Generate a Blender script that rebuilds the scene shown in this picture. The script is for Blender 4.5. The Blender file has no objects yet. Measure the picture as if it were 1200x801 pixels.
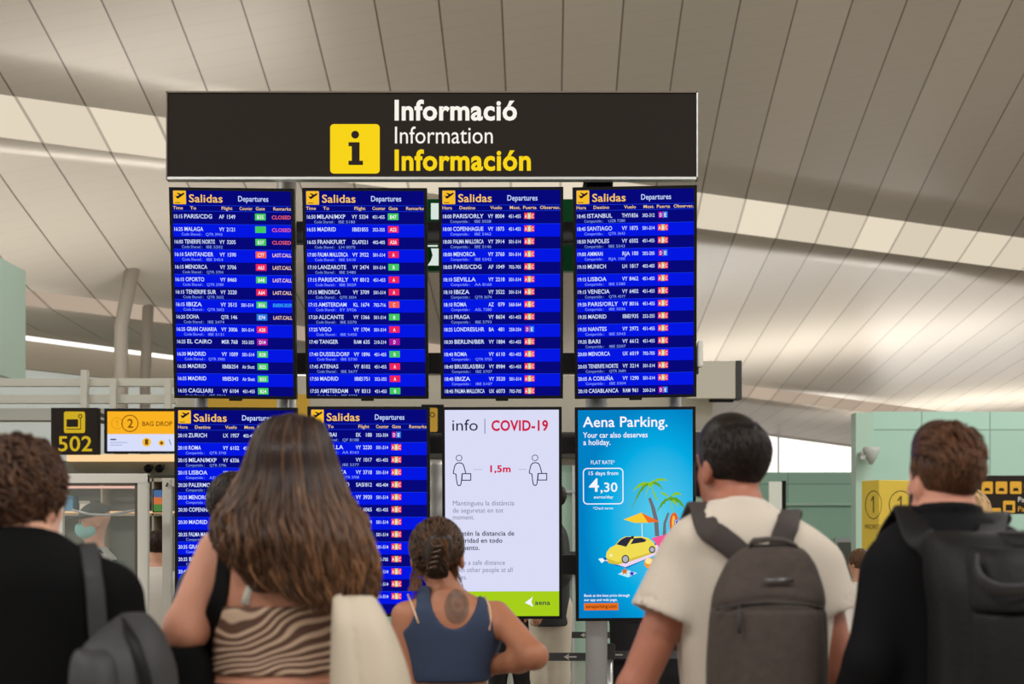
import bpy, bmesh, math, random
import numpy as np
from mathutils import Vector, Matrix, Euler

# ------------------------------------------------------------------ camera, world, light, exposure
SC = bpy.context.scene
COL = SC.collection
F = 1667.0            # focal length in pixels of the 1200 px wide frame
HC = 1.55             # camera height
YH = 620.0            # image row of the horizon
cam_d = bpy.data.cameras.new('camera')
cam_d.sensor_width = 36.0
cam_d.lens = 36.0 * F / 1200.0
cam_d.shift_y = (YH - 400.5) / 1200.0
cam_d.clip_end = 400.0
cam_d.dof.use_dof = True
cam_d.dof.focus_distance = 7.9
cam_d.dof.aperture_fstop = 3.8
cam = bpy.data.objects.new('camera', cam_d)
COL.objects.link(cam)
cam.location = (0, 0, HC)
cam.rotation_euler = (math.pi / 2, 0, 0)
SC.camera = cam

SC.view_settings.view_transform = 'Standard'
SC.view_settings.look = 'None'
SC.view_settings.exposure = 0.0
SC.view_settings.gamma = 1.0
SC.view_settings.use_curve_mapping = False
SC.cycles.use_denoising = True
SC.cycles.max_bounces = 8

world = bpy.data.worlds.new('daylight')
SC.world = world
world.use_nodes = True
wbg = world.node_tree.nodes['Background']
wbg.inputs[0].default_value = (1.0, 0.965, 0.91, 1)
# daylight: bright beyond the glazed facade ahead, dimmer from the deep hall behind the camera
_nt = world.node_tree
_tc = _nt.nodes.new('ShaderNodeTexCoord'); _sx = _nt.nodes.new('ShaderNodeSeparateXYZ'); _mr = _nt.nodes.new('ShaderNodeMapRange')
_nt.links.new(_tc.outputs['Generated'], _sx.inputs[0]); _nt.links.new(_sx.outputs[1], _mr.inputs[0])
_mr.inputs[1].default_value = -.6; _mr.inputs[2].default_value = .8; _mr.inputs[3].default_value = .72; _mr.inputs[4].default_value = 1.45
_nt.links.new(_mr.outputs[0], wbg.inputs[1])

def area_lamp(name, loc, rot, size, energy, colour=(1, .97, .92)):
    l = bpy.data.lights.new(name, 'AREA'); l.shape = 'RECTANGLE'
    l.size, l.size_y = size; l.energy = energy; l.color = colour
    o = bpy.data.objects.new(name, l); COL.objects.link(o)
    o.location = loc; o.rotation_euler = rot
    return o
# added overhead fill lights, unseen: top light for the queue and the green walls
# added upward fill lights, unseen above and behind the walls, that brighten the roof
for lx, ly, lz, sx_, le in ((-1, 18.2, 3.75, 9, 130), (13, 27, 3.8, 12, 130), (-11, 18.2, 3.75, 6, 90), (-8, 28, 3.6, 10, 320), (10, 45, 2.9, 12, 800), (23, 60, 3.0, 14, 1050)):
    area_lamp('roof_fill_light', (lx, ly, lz), (math.pi, 0, 0), (sx_, .5), le, (1, .97, .92))
FILL_ROWS = [(-6, -1.5, 8.5, 620), (5, -1.5, 8.5, 620), (-9, 8, 9.5, 420), (9, 8, 9.5, 420), (10, 19, 8.5, 700)]
for lx, ly, lz, le in FILL_ROWS:
    area_lamp('overhead_fill_light', (lx, ly, lz), (0, 0, 0), (6, 1.2), le)

# ------------------------------------------------------------------ helpers
def srgb(r, g, b):
    def f(c):
        c /= 255.0
        return c / 12.92 if c <= .04045 else ((c + .055) / 1.055) ** 2.4
    return (f(r), f(g), f(b), 1.0)

_mats = {}
def mat(name, rgb, rough=.6, metal=0., spec=.5, noise=0., nscale=20., bump=0., bscale=80., sheen=0.):
    if name in _mats: return _mats[name]
    m = bpy.data.materials.new(name); m.use_nodes = True
    nt = m.node_tree; b = nt.nodes['Principled BSDF']
    c = srgb(*rgb)
    b.inputs['Base Color'].default_value = c
    b.inputs['Roughness'].default_value = rough
    b.inputs['Metallic'].default_value = metal
    b.inputs['Specular IOR Level'].default_value = spec
    if sheen: b.inputs['Sheen Weight'].default_value = sheen
    tc = nt.nodes.new('ShaderNodeTexCoord')
    if noise:
        n = nt.nodes.new('ShaderNodeTexNoise'); n.inputs['Scale'].default_value = nscale; n.inputs['Detail'].default_value = 5
        nt.links.new(tc.outputs['Object'], n.inputs['Vector'])
        r = nt.nodes.new('ShaderNodeMix'); r.data_type = 'RGBA'
        r.inputs[6].default_value = tuple(x * (1 - noise) for x in c[:3]) + (1,)
        r.inputs[7].default_value = tuple(min(1, x * (1 + noise)) for x in c[:3]) + (1,)
        nt.links.new(n.outputs['Fac'], r.inputs[0]); nt.links.new(r.outputs[2], b.inputs['Base Color'])
    if bump:
        n = nt.nodes.new('ShaderNodeTexNoise'); n.inputs['Scale'].default_value = bscale; n.inputs['Detail'].default_value = 4
        nt.links.new(tc.outputs['Object'], n.inputs['Vector'])
        bp = nt.nodes.new('ShaderNodeBump'); bp.inputs['Strength'].default_value = bump; bp.inputs['Distance'].default_value = .01
        nt.links.new(n.outputs['Fac'], bp.inputs['Height']); nt.links.new(bp.outputs['Normal'], b.inputs['Normal'])
    _mats[name] = m
    return m

def emat(rgb, strength=1.0):
    k = ('e',) + tuple(rgb) + (strength,)
    if k in _mats: return _mats[k]
    m = bpy.data.materials.new('lit_%02x%02x%02x' % tuple(int(v) for v in rgb)); m.use_nodes = True
    nt = m.node_tree; nt.nodes.clear()
    e = nt.nodes.new('ShaderNodeEmission'); e.inputs[0].default_value = srgb(*rgb); e.inputs[1].default_value = strength
    o = nt.nodes.new('ShaderNodeOutputMaterial'); nt.links.new(e.outputs[0], o.inputs[0])
    _mats[k] = m
    return m

def glassmat(name, rgb, alpha=.25, rough=.05):
    """thin architectural pane: part clear, part glossy tinted"""
    if name in _mats: return _mats[name]
    m = bpy.data.materials.new(name); m.use_nodes = True
    nt = m.node_tree; b = nt.nodes['Principled BSDF']; out = nt.nodes['Material Output']
    b.inputs['Base Color'].default_value = srgb(*rgb); b.inputs['Roughness'].default_value = rough
    t = nt.nodes.new('ShaderNodeBsdfTransparent'); mx = nt.nodes.new('ShaderNodeMixShader')
    mx.inputs[0].default_value = alpha
    nt.links.new(t.outputs[0], mx.inputs[1]); nt.links.new(b.outputs[0], mx.inputs[2]); nt.links.new(mx.outputs[0], out.inputs[0])
    _mats[name] = m
    return m

def W(px, py, d):
    """point at depth d seen at pixel (px, py)"""
    return Vector(((px - 600.0) / F * d, d, HC + (YH - py) / F * d))

class MB:
    """collects shapes with materials; build() links them as ONE mesh object"""
    def __init__(s): s.v = []; s.f = []; s.m = []; s.mats = []; s.sm = []
    def mi(s, m):
        if m not in s.mats: s.mats.append(m)
        return s.mats.index(m)
    def add(s, vs, fs, m, smooth=False):
        o = len(s.v); i = s.mi(m)
        s.v += [tuple(p) for p in vs]
        for f in fs: s.f.append([o + k for k in f]); s.m.append(i); s.sm.append(smooth)
    def box(s, lo, hi, m, bev=0.0):
        x0, y0, z0 = lo; x1, y1, z1 = hi
        if bev <= 0:
            vs = [(x, y, z) for x in (x0, x1) for y in (y0, y1) for z in (z0, z1)]
            s.add(vs, [(0, 1, 3, 2), (4, 6, 7, 5), (0, 4, 5, 1), (2, 3, 7, 6), (0, 2, 6, 4), (1, 5, 7, 3)], m)
        else:
            bm = bmesh.new(); bmesh.ops.create_cube(bm, size=1)
            for v in bm.verts: v.co = Vector(((x0 + x1) / 2 + v.co.x * (x1 - x0), (y0 + y1) / 2 + v.co.y * (y1 - y0), (z0 + z1) / 2 + v.co.z * (z1 - z0)))
            bmesh.ops.bevel(bm, geom=bm.edges[:], offset=bev, segments=2, affect='EDGES', profile=.5)
            bm.verts.index_update()
            s.add([v.co.copy() for v in bm.verts], [[v.index for v in f.verts] for f in bm.faces], m); bm.free()
    def obox(s, c, half, R, m):
        vs = [Vector(c) + R @ Vector((x * half[0], y * half[1], z * half[2])) for x in (-1, 1) for y in (-1, 1) for z in (-1, 1)]
        s.add(vs, [(0, 1, 3, 2), (4, 6, 7, 5), (0, 4, 5, 1), (2, 3, 7, 6), (0, 2, 6, 4), (1, 5, 7, 3)], m)
    def tube(s, pts, rad, m, n=12, caps=True):
        pts = [Vector(p) for p in pts]
        if not hasattr(rad, '__len__'): rad = [rad] * len(pts)
        base = len(s.v); vs = []; fs = []
        up = None
        for i, p in enumerate(pts):
            t = (pts[min(i + 1, len(pts) - 1)] - pts[max(i - 1, 0)])
            t = t.normalized() if t.length > 1e-9 else Vector((0, 0, 1))
            if up is None:
                up = t.cross(Vector((0, 0, 1)) if abs(t.z) < .9 else Vector((1, 0, 0))).normalized()
            up = (up - t * up.dot(t)).normalized(); w = t.cross(up)
            for k in range(n):
                a = 2 * math.pi * k / n
                vs.append(p + (up * math.cos(a) + w * math.sin(a)) * rad[i])
        for i in range(len(pts) - 1):
            for k in range(n):
                a = i * n + k; b = i * n + (k + 1) % n
                fs.append((a, b, b + n, a + n))
        if caps:
            fs.append(list(range(n))[::-1]); fs.append([(len(pts) - 1) * n + k for k in range(n)])
        s.add(vs, fs, m, True)
    def ribbon(s, pts, sides, width, thick, m):
        """flat strap: box section swept along pts; sides = across direction per point"""
        pts = [Vector(p) for p in pts]; vs = []; fs = []
        for i, p in enumerate(pts):
            t = (pts[min(i + 1, len(pts) - 1)] - pts[max(i - 1, 0)]).normalized()
            a = Vector(sides[i] if hasattr(sides, '__len__') and not isinstance(sides, (Vector, tuple)) else sides)
            a = (a - t * a.dot(t)).normalized(); nrm = t.cross(a)
            w = (width[i] if hasattr(width, '__len__') else width) / 2; h = thick / 2
            vs += [p + a * w + nrm * h * .4, p + a * w * .8 + nrm * h, p - a * w * .8 + nrm * h, p - a * w + nrm * h * .4,
                   p - a * w - nrm * h * .4, p - a * w * .8 - nrm * h, p + a * w * .8 - nrm * h, p + a * w - nrm * h * .4]
        for i in range(len(pts) - 1):
            for k in range(8):
                a = i * 8 + k; b = i * 8 + (k + 1) % 8
                fs.append((a, b, b + 8, a + 8))
        fs.append(list(range(8))[::-1]); fs.append([(len(pts) - 1) * 8 + k for k in range(8)])
        s.add(vs, fs, m, True)
    def poly(s, xz, y, m):
        """flat polygon facing -Y"""
        s.add([(x, y, z) for x, z in xz], [list(range(len(xz)))], m)
    def prism(s, xz, y0, y1, m):
        n = len(xz)
        vs = [(x, y0, z) for x, z in xz] + [(x, y1, z) for x, z in xz]
        s.add(vs, [list(range(n)), list(range(2 * n - 1, n - 1, -1))] + [(k, k + n, (k + 1) % n + n, (k + 1) % n) for k in range(n)], m)
    def ring(s, cx, cz, ro, ri, y, m, n=28, sx=1.0):
        vs = []; fs = []
        for k in range(n):
            a = 2 * math.pi * k / n
            vs += [(cx + ro * math.cos(a) * sx, y, cz + ro * math.sin(a)), (cx + ri * math.cos(a) * sx, y, cz + ri * math.sin(a))]
        for k in range(n):
            a = 2 * k; b = 2 * ((k + 1) % n)
            fs.append((a, b, b + 1, a + 1))
        s.add(vs, fs, m)
    def line(s, pts, w, y, m, closed=False):
        """stroke of width w through 2D points"""
        P = [Vector(p) for p in pts]
        if closed: P = P + [P[0]]
        for a, b in zip(P[:-1], P[1:]):
            t = (b - a)
            if t.length < 1e-9: continue
            t.normalize(); nn = Vector((-t.y, t.x)) * w / 2; e = t * w * .3
            q = [a - nn - e, b - nn + e, b + nn + e, a + nn - e]
            s.add([(p.x, y, p.y) for p in q], [(0, 1, 2, 3)], m)
    def text(s, txt, x, z, size, y, m, bold=0, width=None, align='l', sx=1.0):
        """printed text: x,z = baseline start, size = capital height"""
        k = size / .682; adv = 0; items = []
        for ch in txt:
            g = glyph(ch, bold); items.append((adv, g)); adv += g[2]
        tot = adv * k * sx
        if width: sx *= width / tot; tot = width
        x0 = x if align == 'l' else (x - tot if align == 'r' else x - tot / 2)
        for a, g in items:
            if len(g[0]): s.add([(x0 + (a + p[0]) * k * sx, y, z + p[1] * k) for p in g[0]], g[1], m)
        return tot
    def build(s, name, parent=None, M=None):
        me = bpy.data.meshes.new(name)
        vs = s.v if M is None else [tuple(M @ Vector(p)) for p in s.v]
        me.from_pydata(vs, [], s.f)
        for m in s.mats: me.materials.append(m)
        me.polygons.foreach_set('material_index', s.m); me.polygons.foreach_set('use_smooth', s.sm)
        me.update()
        o = bpy.data.objects.new(name, me); COL.objects.link(o)
        if parent is not None: o.parent = parent
        return o

_gl = {}
_fc = bpy.data.curves.new('lettering', 'FONT'); _fo = bpy.data.objects.new('lettering', _fc)
COL.objects.link(_fo); _fc.resolution_u = 3
def _font_mesh(body, bold):
    _fc.body = body; _fc.offset = (0, .012, .03, -.008)[bold]
    dg = bpy.context.evaluated_depsgraph_get(); dg.update()
    me = bpy.data.meshes.new_from_object(_fo.evaluated_get(dg))
    v = [(p.co.x, p.co.y) for p in me.vertices]; f = [list(p.vertices) for p in me.polygons]
    bpy.data.meshes.remove(me)
    return v, f
def glyph(ch, bold):
    k = (ch, bold)
    if k not in _gl:
        w0 = max(p[0] for p in _font_mesh('HH', bold)[0]); w1 = max(p[0] for p in _font_mesh('H' + ch + 'H', bold)[0])
        v, f = _font_mesh(ch, bold) if ch != ' ' else ([], [])
        _gl[k] = (v, f, w1 - w0 + (0, .012, .03, 0)[bold])
    return _gl[k]

def tag(o, label=None, cat=None, group=None, kind=None):
    if label: o['label'] = label
    if cat: o['category'] = cat
    if group: o['group'] = group
    if kind: o['kind'] = kind
    return o
def empty(name, loc, label, cat, group=None, rot=(0, 0, 0)):
    o = bpy.data.objects.new(name, None); COL.objects.link(o); o.location = loc; o.rotation_euler = rot
    return tag(o, label, cat, group)
def rrect(x0, z0, x1, z1, r, n=5):
    pts = []
    for cx, cz, a0 in ((x1 - r, z1 - r, 0), (x0 + r, z1 - r, 90), (x0 + r, z0 + r, 180), (x1 - r, z0 + r, 270)):
        for i in range(n + 1):
            a = math.radians(a0 + 90 * i / n); pts.append((cx + r * math.cos(a), cz + r * math.sin(a)))
    return pts
def disc(cx, cz, r, n=20, sx=1.0):
    return [(cx + r * sx * math.cos(2 * math.pi * k / n), cz + r * math.sin(2 * math.pi * k / n)) for k in range(n)]

# ------------------------------------------------------------------ common materials
M_floor = mat('polished_floor', (150, 140, 128), .18, noise=.06, nscale=3)
M_alu = mat('brushed_aluminium', (206, 206, 204), .38, .75, bump=.05, bscale=60)
M_dalu = mat('grey_aluminium', (182, 184, 186), .42, .35)
M_black = mat('black_plastic', (9, 9, 10), .5, spec=.2)
M_dgrey = mat('dark_grey_paint', (58, 56, 54), .45)
M_white = mat('white_paint', (226, 224, 214), .4)
M_brown = mat('dark_brown_panel', (38, 30, 24), .6, spec=.2, noise=.05, nscale=4)
M_signyel = mat('sign_yellow', (245, 196, 20), .5)
M_conc = mat('greyed_column_paint', (150, 142, 130), .6, noise=.08, nscale=2)
M_beige = mat('beige_fascia', (205, 192, 172), .6)
# ------------------------------------------------------------------ the hall: roof, skylights, facade, floor
def roof_material():
    m = bpy.data.materials.new('roof_panels'); m.use_nodes = True
    nt = m.node_tree; b = nt.nodes['Principled BSDF']; L = nt.links.new
    def math_(op, a, bb=None):
        n = nt.nodes.new('ShaderNodeMath'); n.operation = op
        for i, v in enumerate((a, bb)):
            if v is None: continue
            if isinstance(v, (int, float)): n.inputs[i].default_value = v
            else: L(v, n.inputs[i])
        return n.outputs[0]
    tc = nt.nodes.new('ShaderNodeTexCoord'); sx = nt.nodes.new('ShaderNodeSeparateXYZ'); L(tc.outputs['Object'], sx.inputs[0])
    u = math_('DIVIDE', math_('ADD', math_('SUBTRACT', sx.outputs[0], math_('MULTIPLY', sx.outputs[1], .024)), 60.62), 1.05)
    fr = math_('FRACT', u); fl = math_('FLOOR', u)
    seam = math_('LESS_THAN', fr, .028)
    wn = nt.nodes.new('ShaderNodeTexWhiteNoise'); wn.noise_dimensions = '1D'; L(fl, wn.inputs['W'])
    ribs = math_('LESS_THAN', math_('FRACT', math_('MULTIPLY', sx.outputs[1], 2.6)), .10)
    tint = math_('ADD', math_('MULTIPLY', wn.outputs[0], .10), .93)
    tint = math_('SUBTRACT', tint, math_('MULTIPLY', ribs, .035))
    c = nt.nodes.new('ShaderNodeMix'); c.data_type = 'RGBA'; c.blend_type = 'MULTIPLY'; c.inputs[0].default_value = 1
    c.inputs[6].default_value = srgb(206, 197, 183)
    cc = nt.nodes.new('ShaderNodeCombineXYZ')
    for i in range(3): L(tint, cc.inputs[i])
    L(cc.outputs[0], c.inputs[7])
    d = nt.nodes.new('ShaderNodeMix'); d.data_type = 'RGBA'; L(seam, d.inputs[0]); L(c.outputs[2], d.inputs[6]); d.inputs[7].default_value = srgb(116, 107, 95)
    L(d.outputs[2], b.inputs['Base Color'])
    b.inputs['Roughness'].default_value = .36; b.inputs['Metallic'].default_value = .15
    return m
M_roof = roof_material()

def skylight_material(name, rgb, s):
    m = bpy.data.materials.new(name); m.use_nodes = True
    nt = m.node_tree; nt.nodes.clear(); L = nt.links.new
    def math_(op, a, bb=None):
        n = nt.nodes.new('ShaderNodeMath'); n.operation = op
        for i, v in enumerate((a, bb)):
            if v is None: continue
            if isinstance(v, (int, float)): n.inputs[i].default_value = v
            else: L(v, n.inputs[i])
        return n.outputs[0]
    tc = nt.nodes.new('ShaderNodeTexCoord'); sx = nt.nodes.new('ShaderNodeSeparateXYZ'); L(tc.outputs['Object'], sx.inputs[0])
    u = math_('DIVIDE', math_('ADD', math_('SUBTRACT', sx.outputs[0], math_('MULTIPLY', sx.outputs[1], .024)), 60.62), 1.05)
    seam = math_('LESS_THAN', math_('FRACT', u), .05)
    wn = nt.nodes.new('ShaderNodeTexWhiteNoise'); wn.noise_dimensions = '1D'; L(math_('FLOOR', u), wn.inputs['W'])
    st = math_('MULTIPLY', math_('ADD', math_('MULTIPLY', wn.outputs[0], .18), .86), s)
    st = math_('MULTIPLY', st, math_('SUBTRACT', 1.0, math_('MULTIPLY', seam, .45)))
    e = nt.nodes.new('ShaderNodeEmission'); e.inputs[0].default_value = srgb(*rgb); L(st, e.inputs[1])
    o = nt.nodes.new('ShaderNodeOutputMaterial'); L(e.outputs[0], o.inputs[0])
    return m

# rulings of the roof: (depth on the axis, height, skew of the ruling in plan)
RUL = [(-12, 19.4, .55), (5, 16.42, .55), (15, 13.36, .55), (24, 10.6, .55), (29.2, 9.0, .55), (30.7, 8.57, .57),
       (34.5, 7.92, .74), (38.5, 7.3, .92), (42.4, 6.77, 1.08), (44.0, 6.56, 1.12), (49.5, 6.38, 1.3), (55.0, 6.5, 1.5)]
def roof_strip(name, i0, i1, m, kind='structure', X0=-20, X1=62, nx=41, th=.12, sub=4):
    R = []
    for i in range(i0, i1):
        for j in range(sub):
            t = j / sub; R.append([a * (1 - t) + b * t for a, b in zip(RUL[i], RUL[i + 1])])
    R.append(list(RUL[i1]))
    b = MB(); vs = []; fs = []
    for d0, z, k in R:
        for q in range(nx):
            X = X0 + (X1 - X0) * q / (nx - 1); vs.append((X, d0 + k * X, z))
    n = len(R)
    off = len(vs); vs += [(x, y, z + th) for x, y, z in vs]
    for i in range(n - 1):
        for q in range(nx - 1):
            a = i * nx + q
            fs.append((a, a + 1, a + nx + 1, a + nx)[::-1]); fs.append((off + a, off + a + 1, off + a + nx + 1, off + a + nx))
    for i in (0, n - 1):
        for q in range(nx - 1):
            a = i * nx + q; fs.append((a, a + 1, off + a + 1, off + a))
    b.add(vs, fs, m, True)
    o = b.build(name); o.data.polygons.foreach_set('use_smooth', [True] * len(o.data.polygons))
    return tag(o, kind=kind)
tag(roof_strip('ceiling', 0, 4, M_roof), 'near slope of the panelled hall roof above the sign', 'ceiling')
tag(roof_strip('window_1', 4, 5, skylight_material('daylit_skylight', (240, 226, 202), .92)), 'bright skylight band slanting across the roof', 'skylight')
tag(roof_strip('ceiling_2', 5, 8, M_roof), 'lower slope of the panelled roof beyond the bright skylight band', 'ceiling')
tag(roof_strip('window_2', 8, 9, skylight_material('daylit_skylight_low', (226, 203, 180), .66)), 'thin far skylight band low on the roof', 'skylight')
tag(roof_strip('ceiling_3', 9, 11, M_roof), 'last low stretch of roof ending at the facade', 'ceiling')

b = MB(); b.box((-60, -20, -.1), (70, 140, 0), M_floor)
tag(b.build('floor'), 'polished grey terminal floor', 'floor', kind='structure')

def along(X, dd=0.0):           # plan point on the facade line under the last ruling
    return Vector((X, 55 + 1.5 * X + dd, 0))
def facade(b, X0, X1, z0, z1, dd, th, m, n=12):
    for i in range(n):
        a = along(X0 + (X1 - X0) * i / n, dd); c = along(X0 + (X1 - X0) * (i + 1) / n, dd)
        a2 = a + Vector((0, th, 0)); c2 = c + Vector((0, th, 0))
        vs = [(p.x, p.y, z) for p in (a, c, c2, a2) for z in (z0, z1)]
        b.add(vs, [(0, 2, 3, 1), (4, 6, 7, 5), (1, 3, 5, 7), (0, 6, 4, 2)], m)
b = MB(); facade(b, -19, 10, 5.72, 6.46, .9, .3, M_beige)
tag(b.build('wall_facade'), 'beige fascia strip under the bright slit at the roof edge', 'fascia', kind='structure')
M_fglass = glassmat('pale_facade_glass', (190, 208, 196), .55, .1)
b = MB(); facade(b, -19, 10, 0, 5.72, 1.0, .06, M_fglass)
tag(b.build('window_3'), 'pale green glazing below the beige fascia', 'window', kind='structure')
b = MB()
for X in np.arange(-18, 44, 6.5):
    p = along(X, .7); b.box((p.x - .05, p.y - .05, 0), (p.x + .05, p.y + .05, 5.7 if X < 10 else 6.6), M_alu)
tag(b.build('window_4'), 'slim aluminium mullions of the facade', 'window', kind='structure')

def gwall_mat(name, rgb, sx=1.2, sz=1.1, rough=.22):
    m = mat(name, rgb, rough, spec=.6)
    nt = m.node_tree; bs = nt.nodes['Principled BSDF']; L = nt.links.new
    tc = nt.nodes.new('ShaderNodeTexCoord'); mp = nt.nodes.new('ShaderNodeMapping'); mp.inputs['Rotation'].default_value = (math.pi / 2, 0, 0)
    L(tc.outputs['Object'], mp.inputs[0])
    br = nt.nodes.new('ShaderNodeTexBrick'); br.offset = 0; br.inputs['Scale'].default_value = 1
    br.inputs['Brick Width'].default_value = sx; br.inputs['Row Height'].default_value = sz; br.inputs['Mortar Size'].default_value = .012
    c = srgb(*rgb); br.inputs['Color1'].default_value = c
    br.inputs['Color2'].default_value = tuple(min(1, v * 1.12) for v in c[:3]) + (1,)
    br.inputs['Mortar'].default_value = tuple(v * .6 for v in c[:3]) + (1,)
    L(mp.outputs[0], br.inputs[0]); L(br.outputs[0], bs.inputs['Base Color'])
    return m
M_green = gwall_mat('green_glass_wall', (170, 206, 190))
M_green_d = gwall_mat('deep_green_glass_wall', (156, 194, 176), 1.6, 1.3)
M_green_l = mat('pale_green_glass', (178, 208, 190), .2)

def pbox(b, x0, x1, y0, y1, d, th, m, floor=False):
    """box whose front face at depth d covers pixels x0..x1, y0..y1"""
    p = W(x0, y1, d); q = W(x1, y0, d)
    b.box((p.x, d, 0 if floor else p.z), (q.x, d + th, q.z), m)

b = MB(); pbox(b, 1022, 1420, 482, 0, 25, .2, M_green, True)
p = W(1004, 480, 25.0)
tag(b.build('wall_green_glass'), 'tall green glass wall beside the yellow kiosk', 'wall', kind='structure')
b = MB(); pbox(b, 1003, 1024, 483, 0, 24.8, .35, M_green_l, True)
tag(b.build('trim_green_corner'), 'pale corner panel at the end of the green glass wall', 'corner panel', kind='structure')
b = MB(); pbox(b, 822, 1010, 553, 0, 33, .2, M_green_d, True)
pbox(b, 822, 1010, 589, 592, 32.9, .1, M_green_l)
tag(b.build('wall_green_recess'), 'low deep green glass wall under the bright facade window', 'wall', kind='structure')
b = MB(); pbox(b, 979, 1002, 630, 0, 32.7, .15, M_dalu, True); pbox(b, 983, 999, 635, 0, 32.6, .1, mat('door_dark', (92, 96, 90), .4), True)
tag(b.build('door_1'), 'grey service door in the deep green wall', 'door', kind='structure')
# check-in hall back wall behind the screens
b = MB(); pbox(b, 205, 835, 545, 0, 17, .2, gwall_mat('check_in_glass_wall', (165, 196, 178), .9, 1.0), True)
pbox(b, 205, 835, 440, 545, 17.05, .2, mat('pale_bulkhead', (200, 194, 178), .6))
pbox(b, 205, 835, 506, 536, 16.8, .2, M_dgrey)
pbox(b, 205, 835, 574, 577, 16.9, .1, M_dalu); pbox(b, 205, 835, 646, 672, 16.8, .2, M_dgrey)
for x in (672, 600, 520, 745): pbox(b, x - 1.5, x + 1.5, 545, 0, 16.92, .08, M_alu, True)
tag(b.build('wall_check_in'), 'pale bulkhead and green glass back wall of the check-in hall', 'wall', kind='structure')
# hanging green glass block at the upper left
b = MB()
b.box((-7.3, 7.5, 3.72), (-7.18, 21, 5.36), mat('hanging_green_glass', (206, 238, 222), .3))
tag(b.build('wall_green_hanging'), 'pale green glass screen hanging from the mezzanine edge', 'glass screen', kind='structure')
# columns carrying the roof
for i, (x0, x1, yt, d, nm) in enumerate(((134, 150, 366, 31, 'thick grey column reaching the low roof'), (164, 176, 432, 33, 'thin grey column behind the thick one'))):
    b = MB(); p = W(x0, yt, d); q = W(x1, yt, d); r = (q.x - p.x) / 2; cx = (p.x + q.x) / 2
    z1 = 8.4 if i == 0 else 7.6
    b.tube([(cx, d, 0), (cx, d, p.z - .3), (cx + (.35 if i == 0 else 0), d + .4, z1)], [r, r, r * 1.15], M_conc, 20)
    tag(b.build('trim_column' if i == 0 else 'trim_column_2'), nm, 'column', kind='structure')
# mezzanine railing, left
b = MB()
M_rail = mat('white_rail_paint', (214, 212, 200), .4)
pbox(b, -120, 205, 443, 452, 16.0, .12, M_rail); pbox(b, -120, 205, 462, 472, 16.0, .12, M_rail); pbox(b, -120, 205, 478, 492, 16.05, .3, mat('mezzanine_edge', (190, 190, 180), .5))
tag(b.build('trim_railing'), 'white horizontal rails of the mezzanine edge', 'railing', kind='structure')
b = MB()
for x in (-52, 98, 132, 196): pbox(b, x - 3.5, x + 3.5, 433 if x == 98 else 443, 480, 15.9, .1, M_rail)
tag(b.build('trim_rail_posts'), 'white posts of the mezzanine rails', 'railing post', kind='structure')
# bulkhead with warm light line over the desks, left
b = MB(); pbox(b, -160, 206, 540, 556, 15.0, 1.0, mat('grey_green_bulkhead', (112, 112, 100), .5))
pbox(b, -160, 206, 556, 0, 15.9, .1, mat('desk_back_wall', (168, 172, 160), .5), True)
tag(b.build('wall_desk_back'), 'grey green bulkhead and back wall of the bag drop desks', 'wall', kind='structure')
b = MB(); pbox(b, 78, 206, 532, 540, 14.9, .12, emat((255, 214, 158), 1.0))
o = tag(b.build('light_line'), 'warm glowing light line under the bag drop screen', 'light')

# ------------------------------------------------------------------ the information stand
T_dep = 8.05
st = empty('display_stand', (0, T_dep, 0), 'grey tubular stand carrying the information sign and eight screens', 'stand')
def stand_part(name, b, label=None):
    o = b.build(name, st, Matrix.Translation((0, -T_dep, 0)))
    if label: o['label'] = label
    return o
for px, yt, r in ((336, 205, .055), (699, 205, .062)):
    b = MB(); p = W(px, yt, T_dep + .05); p.z = HC + (YH - 150) / F * (T_dep + .05); b.tube([(p.x, p.y, .02), p], r, M_alu if px < 600 else M_dalu, 24)
    b.box((p.x - .16, p.y - .16, 0), (p.x + .16, p.y + .16, .025), M_dalu, .004)
    stand_part('pole', b)
for px in (236, 791):
    b = MB(); p = W(px, 262, T_dep + .04); q = W(px, 672, T_dep + .04); b.tube([q, p], .036, M_dalu, 20); stand_part('strut', b)
for y0, y1, x0, x1 in ((259, 284, 214, 806), (413, 437, 214, 806), (507, 531, 222, 806), (650, 673, 222, 806)):
    b = MB(); p = W(x0, y1, T_dep + .1); q = W(x1, y0, T_dep + .1)
    b.box((p.x, T_dep + .1, p.z), (q.x, T_dep + .18, q.z), M_dgrey, .006); stand_part('crossbar', b)
b = MB(); p = W(684, 219, T_dep - .08); q = W(718, 211, T_dep - .08)
b.box((p.x, T_dep - .1, p.z - .05), (q.x, T_dep + .15, q.z), M_black)
for k in range(6):
    x = p.x + .01 + k * .028; b.tube([(x, T_dep - .12, p.z - .1), (x + .006, T_dep - .12, q.z)], .008, M_black, 6)
stand_part('cable_bundle', b)

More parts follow.
